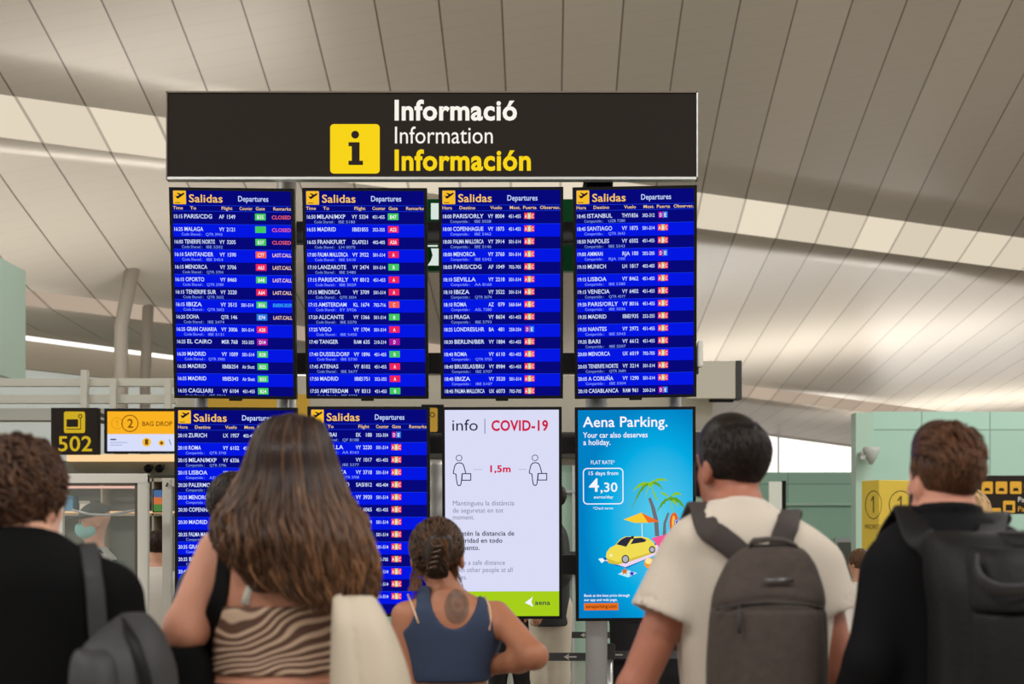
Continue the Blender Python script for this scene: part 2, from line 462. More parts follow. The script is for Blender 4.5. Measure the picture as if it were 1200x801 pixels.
# overhead sign
SGN = 7.78
sg = empty('information_sign', W(506, 210, SGN + .1), 'long dark brown overhead sign reading Informació, Information, Información', 'sign')
c0 = sg.location
def sx_(px): return W(px, 0, SGN).x - c0.x
def sz_(py): return W(0, py, SGN).z - c0.z
b = MB(); b.box((sx_(196), -.1, sz_(208.5)), (sx_(816.5), -.05, sz_(108.5)), M_brown, .004); b.build('panel', sg)
for px in (336, 699):
    b = MB(); b.box((sx_(px) - .05, -.05, sz_(200)), (sx_(px) + .05, .135, sz_(170)), M_dgrey, .004); b.build('mounting_bracket', sg)
M_edge = mat('sign_edge_trim', (128, 116, 102), .5)
b = MB()
for y0, y1 in ((207.5, 210.5), (107.3, 109)): b.box((sx_(195), -.11, sz_(y1)), (sx_(817.5), -.045, sz_(y0)), M_edge if y0 < 200 else M_alu)
for x0, x1 in ((195, 196.4), (816, 817.6)): b.box((sx_(x0), -.11, sz_(210.5)), (sx_(x1), -.045, sz_(107.3)), M_edge if x0 < 300 else M_alu)
b.build('frame', sg)
b = MB(); yF = -.1015
wl = emat((255, 250, 240), .95); yl = emat((250, 214, 26), .98)
b.text('Informació', sx_(461), sz_(140.3), 22.3 / F * SGN, yF, wl, 2, sx_(607) - sx_(461))
b.text('Information', sx_(461), sz_(168), 19.5 / F * SGN, yF, wl, 0, sx_(579) - sx_(461))
b.text('Información', sx_(461), sz_(199), 22.8 / F * SGN, yF, yl, 2, sx_(624) - sx_(461))
b.build('lettering', sg)
b = MB()
b.prism(rrect(sx_(387), sz_(203.3), sx_(445), sz_(145.5), .02), yF - .002, yF + .001, yl)
bk = M_brown; y2 = yF - .0035
b.poly(disc(sx_(416.3), sz_(158), 4.6 / F * SGN), y2, bk)
P = [(408.5, 166.8), (421.5, 166.8), (421.5, 188.5), (425.5, 188.5), (425.5, 193.5), (408.5, 193.5), (408.5, 188.5), (412.3, 188.5), (412.3, 171.6), (408.5, 171.6)]
b.poly([(sx_(x), sz_(y)) for x, y in P][::-1], y2, bk)
b.build('pictogram', sg)

# ------------------------------------------------------------------ screens
NAVY = emat((6, 8, 122)); NAVYT = emat((8, 10, 96)); BLUE = emat((4, 22, 226)); BLUEL = emat((24, 60, 236))
TXT = emat((214, 226, 255)); SUB = emat((140, 164, 250)); HDR = emat((240, 200, 150)); TITLE = emat((250, 196, 96)); DEP = emat((196, 214, 255))
GRN = emat((66, 200, 96)); RED = emat((240, 36, 92)); ORD = emat((248, 92, 80)); MAG = emat((168, 24, 160)); SKY = emat((40, 120, 226)); PNK = emat((250, 60, 90)); YLW = emat((196, 196, 110)); WHT = emat((246, 246, 255))
CLS = emat((246, 100, 96)); LST = emat((250, 206, 168)); CYA = emat((64, 190, 240)); CLSP = emat((214, 110, 214)); ICON = emat((248, 190, 40)); INK = emat((30, 24, 40))
GC = {'g': GRN, 'r': RED, 'o': ORD, 'm': MAG, 'b': SKY}

def screen(name, label, cat, tl, tr, br, bl, dt, db, group):
    """an upright flat screen whose four front corners are seen at the given pixels (top depth dt, bottom depth db)"""
    A, B, C, D = W(*tl, dt), W(*tr, dt), W(*br, db), W(*bl, db)
    top = (A + B) / 2; bot = (C + D) / 2; cen = (top + bot) / 2
    up = (top - bot); h = up.length; up.normalize()
    right = ((B - A) + (C - D)); right = (right - up * right.dot(up)).normalized()
    nrm = right.cross(up)                       # points to the viewer
    w = ((B - A).length + (C - D).length) / 2
    R = Matrix((right, -nrm, up)).transposed()
    root = empty(name, cen, label, cat, group, R.to_euler())
    b = MB(); t = .016
    for lo, hi in (((-w / 2, 0, -h / 2), (-w / 2 + t, .05, h / 2)), ((w / 2 - t, 0, -h / 2), (w / 2, .05, h / 2)),
                   ((-w / 2 + t, 0, h / 2 - t), (w / 2 - t, .05, h / 2)), ((-w / 2 + t, 0, -h / 2), (w / 2 - t, .05, -h / 2 + t))):
        b.box(lo, hi, M_black)
    b.build('bezel', root)
    b = MB(); b.box((-w / 2 + .01, .012, -h / 2 + .01), (w / 2 - .01, .06, h / 2 - .01), M_black)
    b.box((-w * .3, .06, -h * .3), (w * .3, .1, h * .3), M_black, .01); b.build('back_housing', root)
    b = MB(); b.box((-.035, -.002, -h / 2 - .012), (.035, .03, -h / 2 + .002), M_black, .004); b.build('sensor_nub', root)
    return root, w, h

def board(label, tl, tr, br, bl, dt, db, lang, rows, pitch=None, v0=.169, nrow=15):
    root, w, h = screen('departure_board', label, 'departure board', tl, tr, br, bl, dt, db, 'departure boards on the stand')
    X = lambda u: -w / 2 + u * w
    Z = lambda v: h / 2 - v * h
    b = MB(); y0 = .009
    m = .012
    def rect(u0, v0_, u1, v1, y, mt): b.poly([(X(u0), Z(v1)), (X(u1), Z(v1)), (X(u1), Z(v0_)), (X(u0), Z(v0_))], y, mt)
    b.poly([(-w / 2 + m, -h / 2 + m), (w / 2 - m, -h / 2 + m), (w / 2 - m, h / 2 - m), (-w / 2 + m, h / 2 - m)], y0, NAVY)
    y1 = y0 - .0006; y2 = y0 - .0012; y3 = y0 - .0018
    # heading
    b.poly(rrect(X(.03), Z(.078), X(.133), Z(.015), .004), y1, ICON)
    pl = [(.046, .036), (.062, .041), (.080, .036), (.058, .026), (.068, .025), (.094, .031), (.114, .024), (.122, .027), (.116, .033), (.070, .052), (.060, .051)]
    b.poly([(X(u), Z(v)) for u, v in pl][::-1], y2, INK)
    b.poly([(X(.042), Z(.072)), (X(.085), Z(.072)), (X(.085), Z(.069)), (X(.042), Z(.069))], y2, INK)
    b.text('Salidas', X(.154), Z(.068), .0355 * h, y2, TITLE, 1, w * .276)
    b.text('Departures', X(.548), Z(.062), .0245 * h, y2, DEP, 1, w * .247)
    rect(.02, .0815, .985, .0835, y1, BLUEL); rect(.02, .108, .985, .110, y1, BLUEL)
    hd = ('Time', 'To', 'Flight', 'Counter', 'Gate', 'Remarks') if lang == 'en' else ('Hora', 'Destino', 'Vuelo', 'Most.', 'Puerta', 'Observac.')
    us = (.027, .164, .414, .56, .69, .83) if lang == 'en' else (.027, .164, .414, .568, .675, .812)
    ws = (.08, .05, .09, .105, .075, .145) if lang == 'en' else (.08, .13, .095, .09, .11, .165)
    for t, u, wd in zip(hd, us, ws): b.text(t, X(u), Z(.102), .0145 * h, y2, HDR, 1, wd * w)
    p = .0592 if pitch is None else pitch
    for i, r in enumerate(rows):
        vb = .111 if i == 0 else v0 + (i - 1) * p
        if i % 2: rect(.022, vb, .978, min(.982, vb + p + .002), y1, BLUE); rect(.022, vb, .978, vb + .002, y2, BLUEL)
        base = v0 - .026 + i * p
        tm, dest, fl, num, cnt, gate, rem, sub = r
        if tm: b.text(tm, X(.027), Z(base), .0165 * h, y2, TXT, 1, w * .076)
        k = min(w * .245, len(dest) * w * .0255)
        if dest: b.text(dest, X(.113), Z(base), .0185 * h, y2, TXT, 1, k)
        if fl: b.text(fl, X(.395), Z(base), .0175 * h, y2, TXT, 1, w * .021 * len(fl))
        if num: b.text(num, X(.527), Z(base), .0175 * h, y2, TXT, 1, w * .0185 * len(num), 'r')
        if cnt: b.text(cnt, X(.56), Z(base), .0155 * h, y2, TXT, 1, w * .1)
        if gate == 'ABC':
            for q, (ch, mt) in enumerate(zip('ABC', (PNK, YLW, PNK))):
                rect(.686 + q * .027, base - .024, .713 + q * .027, base + .005, y2, mt)
                b.text(ch, X(.6995 + q * .027), Z(base), .0165 * h, y3, WHT, 1, w * .018, 'c')
        elif gate == 'DE':
            for q, (ch, mt) in enumerate(zip('DE', (MAG, SKY))):
                rect(.690 + q * .037, base - .024, .727 + q * .037, base + .005, y2, mt)
                b.text(ch, X(.7085 + q * .037), Z(base), .0165 * h, y3, WHT, 1, w * .02, 'c')
        elif gate:
            rect(.684, base - .025, .770, base + .006, y2, GC[gate[0]])
            g = gate[1:]
            if g: b.text(g, X(.727), Z(base), .0165 * h, y3, WHT, 1, w * .018 * len(g), 'c')
        if rem:
            mt = {'C': CLS, 'L': LST, 'B': CYA}[rem[0]]
            b.text(rem, X(.818), Z(base), .0165 * h, y2, mt, 1, w * .155)
        if sub:
            lab = 'Code Shared :' if lang == 'en' else 'Compartido :'
            b.text(lab, X(.09), Z(base + .0215), .0125 * h, y2, SUB, 0, w * (.165 if lang == 'en' else .155))
            b.text(sub, X(.284), Z(base + .0215), .0125 * h, y2, SUB, 0, w * .137)
    b.build('display', root)
    return root
R1 = [('15:15', 'PARIS/CDG', 'AF', '1549', '', 'gB35', 'CLOSED', ''), ('16:25', 'MALAGA', 'VY', '2121', '', 'g', 'CLOSED', 'QTR 3943'),
      ('16:05', 'TENERIFE NORTE', 'VY', '3205', '', 'gB37', 'CLOSED', 'IBE 5202'), ('16:10', 'SANTANDER', 'VY', '1590', '', 'oC77', 'LAST.CALL', 'IBE 5454'),
      ('16:15', 'MENORCA', 'VY', '3706', '', 'rA63', 'LAST.CALL', 'QTR 3704'), ('16:15', 'OPORTO', 'VY', '8460', '', 'gB48', 'LAST.CALL', 'QTR 3789'),
      ('16:15', 'TENERIFE SUR', 'VY', '3220', '', 'rA64', 'LAST.CALL', 'QTR 3652'), ('16:15', 'IBIZA', 'VY', '3515', '501-514', 'gB56', 'BOARDING GROUP1', 'QTR 3602'),
      ('16:20', 'DOHA', 'QTR', '146', '', 'bE74', 'LAST.CALL', 'IBE 2474'), ('16:25', 'GRAN CANARIA', 'VY', '3006', '501-514', 'rA20', '', 'IBE 5131'),
      ('16:25', 'EL CAIRO', 'MSR', '768', '352-355', 'mD14', '', ''), ('16:30', 'MADRID', 'VY', '1009', '501-514', 'gB28', '', 'QTR 3985'),
      ('16:35', 'MADRID', 'IBE', '6254', 'Air Shutt', 'gB25', '', ''), ('16:35', 'MADRID', 'IBE', '5343', 'Air Shutt', 'gB33', '', ''),
      ('16:35', 'CAGLIARI', 'VY', '6104', '451-455', 'gB24', '', 'IBE 5013')]
R2 = [('16:50', 'MILAN/MXP', 'VY', '5334', '451-455', 'gB47', '', 'IBE 5180'), ('16:55', 'MADRID', 'IBE', '1855', '352-355', 'rA22', '', ''),
      ('16:55', 'FRANKFURT', 'DLA', '7021', '402-405', 'rA26', '', 'LH 0075'), ('17:00', 'PALMA MALLORCA', 'VY', '3922', '501-514', 'rA', '', 'IBE 5410'),
      ('17:10', 'LANZAROTE', 'VY', '2474', '501-514', 'gB', '', 'IBE 5480'), ('17:15', 'PARIS/ORLY', 'VY', '8012', '451-455', 'rA', '', 'IBE 5029'),
      ('17:15', 'MENORCA', 'VY', '3709', '501-514', 'rA', '', 'QTR 3034'), ('17:15', 'AMSTERDAM', 'KL', '1674', '702-716', 'oC', '', 'EY 5926'),
      ('17:20', 'ALICANTE', 'VY', '1366', '501-514', 'gB', '', 'IBE 5270'), ('17:25', 'VIGO', 'VY', '1704', '501-514', 'rA', '', 'IBE 5450'),
      ('17:40', 'TANGER', 'RAM', '635', '210-214', 'mD', '', ''), ('17:40', 'DUSSELDORF', 'VY', '1896', '451-455', 'gB', '', 'IBE 5730'),
      ('17:45', 'ATENAS', 'VY', '8102', '451-455', 'rA', '', 'IBE 5677'), ('17:50', 'MADRID', 'IBE', '1751', '352-355', 'rA', '', ''),
      ('17:55', 'AMSTERDAM', 'VY', '8313', '451-455', 'gB', '', 'IBE 5225')]
R3 = [('18:00', 'PARIS/ORLY', 'VY', '8004', '451-455', 'ABC', '', 'IBE 5028'), ('18:00', 'COPENHAGUE', 'VY', '1875', '451-455', 'ABC', '', 'IBE 5462'),
      ('18:00', 'PALMA MALLORCA', 'VY', '3914', '501-514', 'ABC', '', 'IBE 5146'), ('18:00', 'MENORCA', 'VY', '3760', '501-514', 'ABC', '', 'IBE 5342'),
      ('18:05', 'PARIS/CDG', 'AF', '1049', '702-705', 'ABC', '', ''), ('18:10', 'SEVILLA', 'VY', '2218', '501-514', 'ABC', '', 'AA 8160'),
      ('18:10', 'IBIZA', 'VY', '3522', '501-514', 'ABC', '', 'QTR 3674'), ('18:10', 'ROMA', 'AZ', '079', '560-564', 'ABC', '', 'ASL 7280'),
      ('18:15', 'PRAGA', 'VY', '8654', '451-455', 'ABC', '', 'IBE 5793'), ('18:25', 'LONDRES/LHR', 'BA', '481', '250-254', 'DE', '', ''),
      ('18:30', 'BERLIN/BER', 'VY', '1884', '451-455', 'ABC', '', ''), ('18:40', 'ROMA', 'VY', '6110', '451-455', 'ABC', '', 'QTR 3755'),
      ('18:40', 'BRUSELAS/BRU', 'VY', '8984', '451-455', 'ABC', '', 'IBE 5707'), ('18:40', 'IBIZA', 'VY', '3520', '501-514', 'ABC', '', 'IBE 5107'),
      ('18:45', 'PALMA MALLORCA', 'UX', '6073', '702-705', 'ABC', '', '')]
R4 = [('18:45', 'ISTANBUL', 'THY', '1856', '302-312', 'DE', '', 'UZB 7280'), ('18:45', 'SANTIAGO', 'VY', '1875', '501-514', 'ABC', '', 'QTR 3643'),
      ('18:50', 'NAPOLES', 'VY', '6502', '451-455', 'ABC', '', 'IBE 5543'), ('19:00', 'AMMAN', 'RJA', '100', '202-205', 'DE', '', 'RJA 100'),
      ('19:10', 'MUNICH', 'LH', '1817', '402-405', 'ABC', '', ''), ('19:15', 'LISBOA', 'VY', '8462', '451-455', 'ABC', '', 'IBE 5380'),
      ('19:15', 'VENECIA', 'VY', '6402', '451-455', 'ABC', '', 'QTR 4577'), ('19:30', 'PARIS/ORLY', 'VY', '8016', '451-455', 'ABC', '', 'IBE 5036'),
      ('19:35', 'MADRID', 'IBE', '1935', '252-255', 'ABC', '', ''), ('19:35', 'NANTES', 'VY', '2972', '451-455', 'ABC', '', 'IBE 5043'),
      ('19:35', 'BARI', 'VY', '6612', '451-455', 'ABC', '', 'IBE 5507'), ('20:00', 'MENORCA', 'UX', '6019', '702-705', 'ABC', '', ''),
      ('20:05', 'TENERIFE NORTE', 'VY', '3214', '501-514', 'ABC', '', 'QTR 3684'), ('20:05', 'A CORUÑA', 'VY', '1290', '501-514', 'ABC', '', 'IBE 5504'),
      ('20:10', 'CASABLANCA', 'RAM', '961', '200-214', 'DE', '', '')]
R5 = [('20:10', 'ZURICH', 'LX', '1957', '402-405', 'ABC', '', ''), ('20:10', 'ROMA', 'VY', '6102', '451-455', 'ABC', '', 'QTR 3740'),
      ('20:15', 'MILAN/MXP', 'VY', '6336', '451-455', 'ABC', '', 'QTR 3796'), ('20:15', 'LISBOA', 'VY', '8466', '451-455', 'ABC', '', 'AZU 1240'),
      ('20:20', 'PALERMO', 'VY', '6552', '451-455', 'ABC', '', 'QTR 3500'), ('20:25', 'MENORCA', 'VY', '3712', '501-514', 'ABC', '', 'QTR 3700'),
      ('20:30', 'COPENHAGUE', 'VY', '1872', '451-455', 'ABC', '', ''), ('20:30', 'MADRID', 'IBE', '1945', '352-355', 'ABC', '', ''),
      ('20:35', 'PALMA MALLORCA', 'VY', '3910', '501-514', 'ABC', '', 'IBE 5145'), ('20:35', 'GRANADA', 'VY', '2014', '501-514', 'ABC', '', 'IBE 5300'),
      ('20:35', 'BILBAO', 'VY', '1436', '501-514', 'ABC', '', 'IBE 5420'), ('20:40', 'SEVILLA', 'VY', '2224', '501-514', 'ABC', '', ''),
      ('20:45', 'MALAGA', 'VY', '2118', '501-514', 'ABC', '', ''), ('20:50', 'VALENCIA', 'VY', '1302', '501-514', 'ABC', '', ''), ('20:50', 'MADRID', 'IBE', '1950', '352-355', 'ABC', '', '')]
R6 = [('21:00', 'DUBAI', 'EK', '188', '352-354', 'DE', '', 'QF 8188'), ('21:00', 'SEVILLA', 'VY', '2220', '501-514', 'ABC', '', 'AA 8163'),
      ('21:05', 'PARIS', 'VY', '1017', '451-455', 'ABC', '', 'IBE 5377'), ('21:05', 'MALLORCA', 'VY', '3718', '501-514', 'ABC', '', 'QTR 3708'),
      ('21:10', 'ESTOCOLMO', 'SAS', '1812', '402-404', 'ABC', '', ''), ('21:15', 'MENORCA', 'VY', '3920', '501-514', 'ABC', '', 'IBE 5102'),
      ('21:15', 'ROMA', 'VY', '6065', '451-455', 'ABC', '', 'QTR 3501'), ('21:20', 'IBIZA', 'VY', '1434', '501-514', 'ABC', '', ''),
      ('21:25', 'GRANADA', 'VY', '2025', '501-514', 'ABC', '', ''), ('21:30', 'BILBAO', 'VY', '1438', '501-514', 'ABC', '', ''),
      ('21:30', 'MADRID', 'UX', '7702', '712-705', 'ABC', '', ''), ('21:35', 'MALAGA', 'VY', '2110', '501-514', 'ABC', '', ''),
      ('21:40', 'VIGO', 'VY', '1708', '501-514', 'ABC', '', ''), ('21:45', 'ALICANTE', 'VY', '1304', '501-514', 'ABC', '', '')]
board('blue departure board headed by PARIS/CDG with red and orange remarks', (197, 220), (345, 220), (346.5, 467), (205, 467), 7.72, 7.9, 'en', R1)
board('blue departure board headed by MILAN/MXP, no remarks', (354, 220), (500, 220), (502, 467), (359, 467), 7.72, 7.9, 'en', R2)
board('blue departure board headed by PARIS/ORLY above the white info screen', (514, 219), (660, 219), (660, 467), (516.5, 467), 7.72, 7.9, 'es', R3)
board('blue departure board headed by ISTANBUL above the parking advert', (671, 218), (817, 218), (816, 466), (674, 466), 7.72, 7.9, 'es', R4)
board('lower blue departure board headed by ZURICH behind the long-haired woman', (204, 477), (348, 477), (348, 722), (205, 722), 7.88, 7.92, 'es', R5)
board('lower blue departure board headed by DUBAI beside the white info screen', (360, 476), (503.5, 476), (503.5, 722), (361, 722), 7.88, 7.92, 'en', R6)

# white COVID information screen
root, w, h = screen('info_screen', 'white screen reading info COVID-19 with a lime green footer', 'screen', (517.5, 476.5), (658.5, 476.5), (658.5, 725), (519, 725), 7.88, 7.92, None)
PX = w / 141.0
X = lambda x: -w / 2 + (x - 518) * PX
Z = lambda y: h / 2 - (y - 476.5) * h / 248.5
b = MB(); e = emat((218, 220, 246)); m = .014
b.poly([(-w / 2 + m, -h / 2 + m), (w / 2 - m, -h / 2 + m), (w / 2 - m, h / 2 - m), (-w / 2 + m, h / 2 - m)], .009, e)
b.poly([(-w / 2 + m, Z(722.5)), (w / 2 - m, Z(722.5)), (w / 2 - m, Z(692.5)), (-w / 2 + m, Z(692.5))], .0082, emat((166, 206, 26)))
ink = emat((34, 36, 62)); gry = emat((128, 130, 150)); red = emat((206, 30, 70)); y = .0078
b.text('info', X(529), Z(504), 13 * PX, y, ink, 0, X(561) - X(529))
b.line([(X(568.5), Z(507.5)), (X(568.5), Z(490.5))], .7 * PX, y, ink)
b.text('COVID-19', X(576), Z(504), 11.6 * PX, y, red, 2, X(643.5) - X(576))
b.text('1,5m', X(572.5), Z(552.5), 7.6 * PX, y, red, 2, X(599.5) - X(572.5))
b.line([(X(555), Z(549.5)), (X(565), Z(549.5))], .4 * PX, y, gry); b.line([(X(608), Z(549.5)), (X(617), Z(549.5))], .4 * PX, y, gry)
for ox in (0, 89.5):
    b.ring(X(538 + ox), Z(536), 3.8 * PX, 3.0 * PX, y, ink)
    body = [(531.3, 554), (531.2, 552.5), (533, 545), (535, 542.3), (538, 541.6), (541.5, 542.2), (543.3, 544.5), (544.8, 549.5), (546, 554.3)]
    b.line([(X(px + ox), Z(py)) for px, py in body], 1.1 * PX, y, ink)
    b.line([(X(px + ox), Z(py)) for px, py in ((531.3, 553.8), (534.3, 555), (535, 562), (535.8, 566.5), (537.2, 568.3), (539.2, 568), (540.3, 566), (541.2, 558), (541.5, 554.5))], 1.1 * PX, y, ink)
    b.line([(X(px + ox), Z(py)) for px, py in ((541.7, 554.3), (551.7, 554.3), (551.7, 562), (541.2, 562))], 1.1 * PX, y, ink, True)
for (t, yy, wd, mt, bo) in (('Mantingueu la distància', 591.5, 73, gry, 0), ('de seguretat en tot', 600, 60, gry, 0), ('moment.', 608, 26, gry, 0),
                            ('Mantén la distancia de', 627, 73, ink, 1), ('seguridad en todo', 635.3, 59, ink, 1), ('momento.', 643.8, 32, ink, 1),
                            ('Keep a safe distance', 661.3, 62, gry, 0), ('from other people at all', 669.8, 71, gry, 0), ('times.', 678.3, 17, gry, 0)):
    b.text(t, X(530), Z(yy), 5.6 * PX, y, mt, bo, wd * PX)
b.text('aena', X(627), Z(708.5), 5.6 * PX, y, ink, 1, 18 * PX)
b.poly([(X(615), Z(706)), (X(622), Z(701)), (X(624.5), Z(698.5)), (X(622.8), Z(705)), (X(625), Z(711)), (X(620.5), Z(708.5))][::-1], y, WHT)
b.build('display', root)

# parking advert screen
root, w, h = screen('advert_screen', 'sky blue parking advert screen with a yellow car under palm trees', 'screen', (673.5, 476.5), (815.5, 476.5), (815.5, 727), (675.5, 727), 7.88, 7.92, None)
PX = w / 141.5
X = lambda x: -w / 2 + (x - 674.5) * PX
Z = lambda y: h / 2 - (y - 476.5) * h / 250.5
def advert_bg():
    m = bpy.data.materials.new('advert_sky_artwork'); m.use_nodes = True
    nt = m.node_tree; nt.nodes.clear(); L = nt.links.new
    tc = nt.nodes.new('ShaderNodeTexCoord'); mp = nt.nodes.new('ShaderNodeMapping')
    mp.inputs['Location'].default_value = (-X(772) / .42, 0, -Z(610) / .66); mp.inputs['Scale'].default_value = (1 / .42, 0, 1 / .66)
    L(tc.outputs['Object'], mp.inputs[0])
    g = nt.nodes.new('ShaderNodeTexGradient'); g.gradient_type = 'SPHERICAL'; L(mp.outputs[0], g.inputs[0])
    r = nt.nodes.new('ShaderNodeValToRGB'); L(g.outputs['Fac'], r.inputs[0])
    r.color_ramp.elements[0].color = srgb(2, 128, 196); r.color_ramp.elements[1].color = srgb(92, 206, 236)
    k = r.color_ramp.elements.new(.35); k.color = srgb(4, 170, 226)
    e = nt.nodes.new('ShaderNodeEmission'); L(r.outputs[0], e.inputs[0]); o = nt.nodes.new('ShaderNodeOutputMaterial'); L(e.outputs[0], o.inputs[0])
    return m
b = MB(); m = .013
b.poly([(-w / 2 + m, -h / 2 + m), (w / 2 - m, -h / 2 + m), (w / 2 - m, h / 2 - m), (-w / 2 + m, h / 2 - m)], .009, advert_bg())
y = .0078
def A(pts, mt, yy): b.poly([(X(px), Z(py)) for px, py in pts][::-1], yy, mt)
b.text('Aena Parking.', X(684), Z(499.5), 11.8 * PX, y, WHT, 1, 100 * PX)
b.text('Your car also deserves', X(684), Z(512), 6.2 * PX, y, WHT, 1, 76 * PX)
b.text('a holiday.', X(684), Z(520.5), 6.2 * PX, y, WHT, 1, 32.5 * PX)
b.text('FLAT RATE*', X(692.5), Z(543), 4.3 * PX, y, WHT, 0, 28.5 * PX)
rr = rrect(X(684), Z(589.5), X(730.5), Z(548), .022); b.line(rr, 1.2 * PX, y, WHT, True)
b.text('15 days from', X(689), Z(555.7), 4.2 * PX, y, WHT, 1, 36.5 * PX)
b.text('4', X(690.5), Z(575), 15 * PX, y, WHT, 1, 12.5 * PX); b.text(',30', X(703.5), Z(575.3), 10.5 * PX, y, WHT, 1, 21 * PX)
b.text('euros/day', X(696), Z(583), 3.2 * PX, y, WHT, 1, 23 * PX)
b.text('*Check terms', X(695), Z(596), 3.0 * PX, y, WHT, 0, 24 * PX)
b.text('Book at the best price through', X(684), Z(698.5), 3.0 * PX, y, WHT, 1, 54 * PX)
b.text('our app and web page.', X(684), Z(703.5), 3.0 * PX, y, WHT, 1, 39.5 * PX)
A([(684, 706), (724.5, 706), (724.5, 714.5), (684, 714.5)], emat((226, 110, 30)), .0082)
b.text('aenaparking.com', X(686), Z(711.6), 3.6 * PX, y, emat((110, 40, 10)), 1, 36.5 * PX)
# artwork: island slab, towel, car, parasol, palms, board, ball
yc = emat((240, 220, 84)); ysh = emat((214, 190, 60)); dk = emat((44, 44, 60)); org = emat((246, 150, 40)); gr1 = emat((140, 196, 40)); gr2 = emat((96, 160, 40)); trunk = emat((110, 110, 116)); pink = emat((246, 90, 150)); sand = emat((236, 214, 240))
A([(703, 655), (712, 651), (800, 628), (806, 633), (735, 665), (722, 662)], emat((0, 110, 180)), .0085)
A([(708, 656), (790, 632), (804, 636), (733, 664)], sand, .0082)
A([(764, 630), (784, 625), (800, 630), (776, 645)], pink, .008)
A([(710, 652), (711, 646), (715, 641), (721, 638), (727, 631), (733, 628), (741, 628), (752, 628), (760, 630), (766, 635), (769, 640), (768, 645), (762, 649), (740, 656), (724, 660), (715, 659)], yc, .0078)
A([(711, 653), (724, 658), (736, 655), (768, 645), (768, 647), (738, 657.5), (723, 661), (713, 659)], ysh, .0074)
A([(722.5, 637), (728, 631.5), (734, 628.5), (741.5, 628.5), (734, 640)], dk, .0072)
A([(739, 637), (743.5, 630), (752, 629.5), (758, 632), (756, 634.5)], dk, .0072)
A([(740, 627.5), (743, 627.5), (743, 631), (740, 631)], dk, .007)
for cx, cy, r in ((733, 654.5, 5), (764.5, 643.5, 4.2)):
    b.poly(disc(X(cx), Z(cy), r * PX, 20, .9), .0070, dk); b.poly(disc(X(cx), Z(cy), (r - 1.3) * PX, 20, .9), .0066, emat((176, 180, 190)))
b.poly(disc(X(716), Z(650), 1.6 * PX, 14), .0068, emat((252, 244, 190)))
b.line([(X(752.5), Z(613)), (X(753), Z(629))], .7 * PX, .0076, WHT)
A([(731, 608), (752, 600), (760, 612), (744, 612)], emat((250, 204, 50)), .0072); A([(752, 600), (774, 611), (760, 612)], emat((236, 110, 40)), .0072)
A([(768, 628), (767, 610), (763, 592), (760, 584), (763, 582), (768, 594), (772, 610), (773, 628)], trunk, .0084)
A([(777, 628), (778, 612), (783, 600), (785, 601), (781, 613), (781, 628)], trunk, .0084)
def frond(x0, y0, x1, y1, sag, wd, mt):
    P = []; Q = []
    for i in range(9):
        t = i / 8; px = x0 + (x1 - x0) * t; py = y0 + (y1 - y0) * t - sag * 4 * t * (1 - t)
        ww = wd * math.sin(math.pi * (.08 + .9 * t)) * (1 if i % 2 else .6); P.append((px, py - ww * .5)); Q.append((px, py + ww))
    A(P + Q[::-1], mt, .008)
for a in ((762, 566, 740, 598, 8, 4, gr2), (762, 566, 742, 575, 4, 3.5, gr1), (763, 565, 784, 563, 3, 2.5, gr1), (763, 566, 772, 586, -2, 4, gr1), (764, 566, 778, 574, 4, 3, gr2), (762, 568, 756, 584, 2, 3, gr1),
          (785, 584, 770, 600, 4, 4, gr2), (785, 583, 774, 577, 2, 2.5, gr1), (786, 584, 806, 600, 6, 4, gr2), (786, 583, 800, 580, 4, 3, gr1), (786, 585, 790, 602, 0, 4, gr1), (785, 585, 796, 594, 3, 3.5, gr1)):
    frond(*a)
b.poly(disc(X(763), Z(567), 3 * PX), .0072, gr1); b.poly(disc(X(787), Z(584), 2.6 * PX), .0072, gr2)
b.poly(disc(X(790.5), Z(613), 13 * PX, 24, .42), .0082, emat((226, 96, 40))); b.poly(disc(X(790), Z(613), 9.5 * PX, 24, .22), .0079, emat((250, 190, 80)))
b.prism(rrect(X(791), Z(621), X(803.5), Z(608), .012), .0072, .0074, emat((24, 60, 180))); b.line(rrect(X(792), Z(620), X(802.5), Z(609), .01), .6 * PX, .0070, WHT, True)
b.text('P', X(794.5), Z(619), 8.5 * PX, .0068, WHT, 1, 5.5 * PX)
b.poly(disc(X(761.5), Z(659.5), 6.3 * PX, 20), .0072, org); b.poly(disc(X(760.5), Z(657), 3.6 * PX, 16, 1.2), .007, emat((255, 230, 150)))
def star(cx, cy, r, mt):
    A([(cx + (r if k % 2 == 0 else r * .45) * math.sin(k * math.pi / 5), cy - (r if k % 2 == 0 else r * .45) * math.cos(k * math.pi / 5)) for k in range(10)], mt, .007)
A([(724, 672), (735, 667), (747, 671), (736, 676)], emat((190, 236, 250)), .0078); star(732, 669, 4.6, emat((220, 110, 30))); star(740.5, 671.5, 3.6, emat((70, 50, 190)))
A([(701, 654), (706, 653), (709, 656), (705, 659)], emat((230, 246, 255)), .0076)
b.build('display', root)
# ------------------------------------------------------------------ signs and fittings of the hall
def front(root, d):
    """pixel -> local x/z on the front plane (depth d) of a root placed at root.location"""
    c = root.location
    return (lambda px: W(px, 0, d).x - c.x), (lambda py: W(0, py, d).z - c.z)

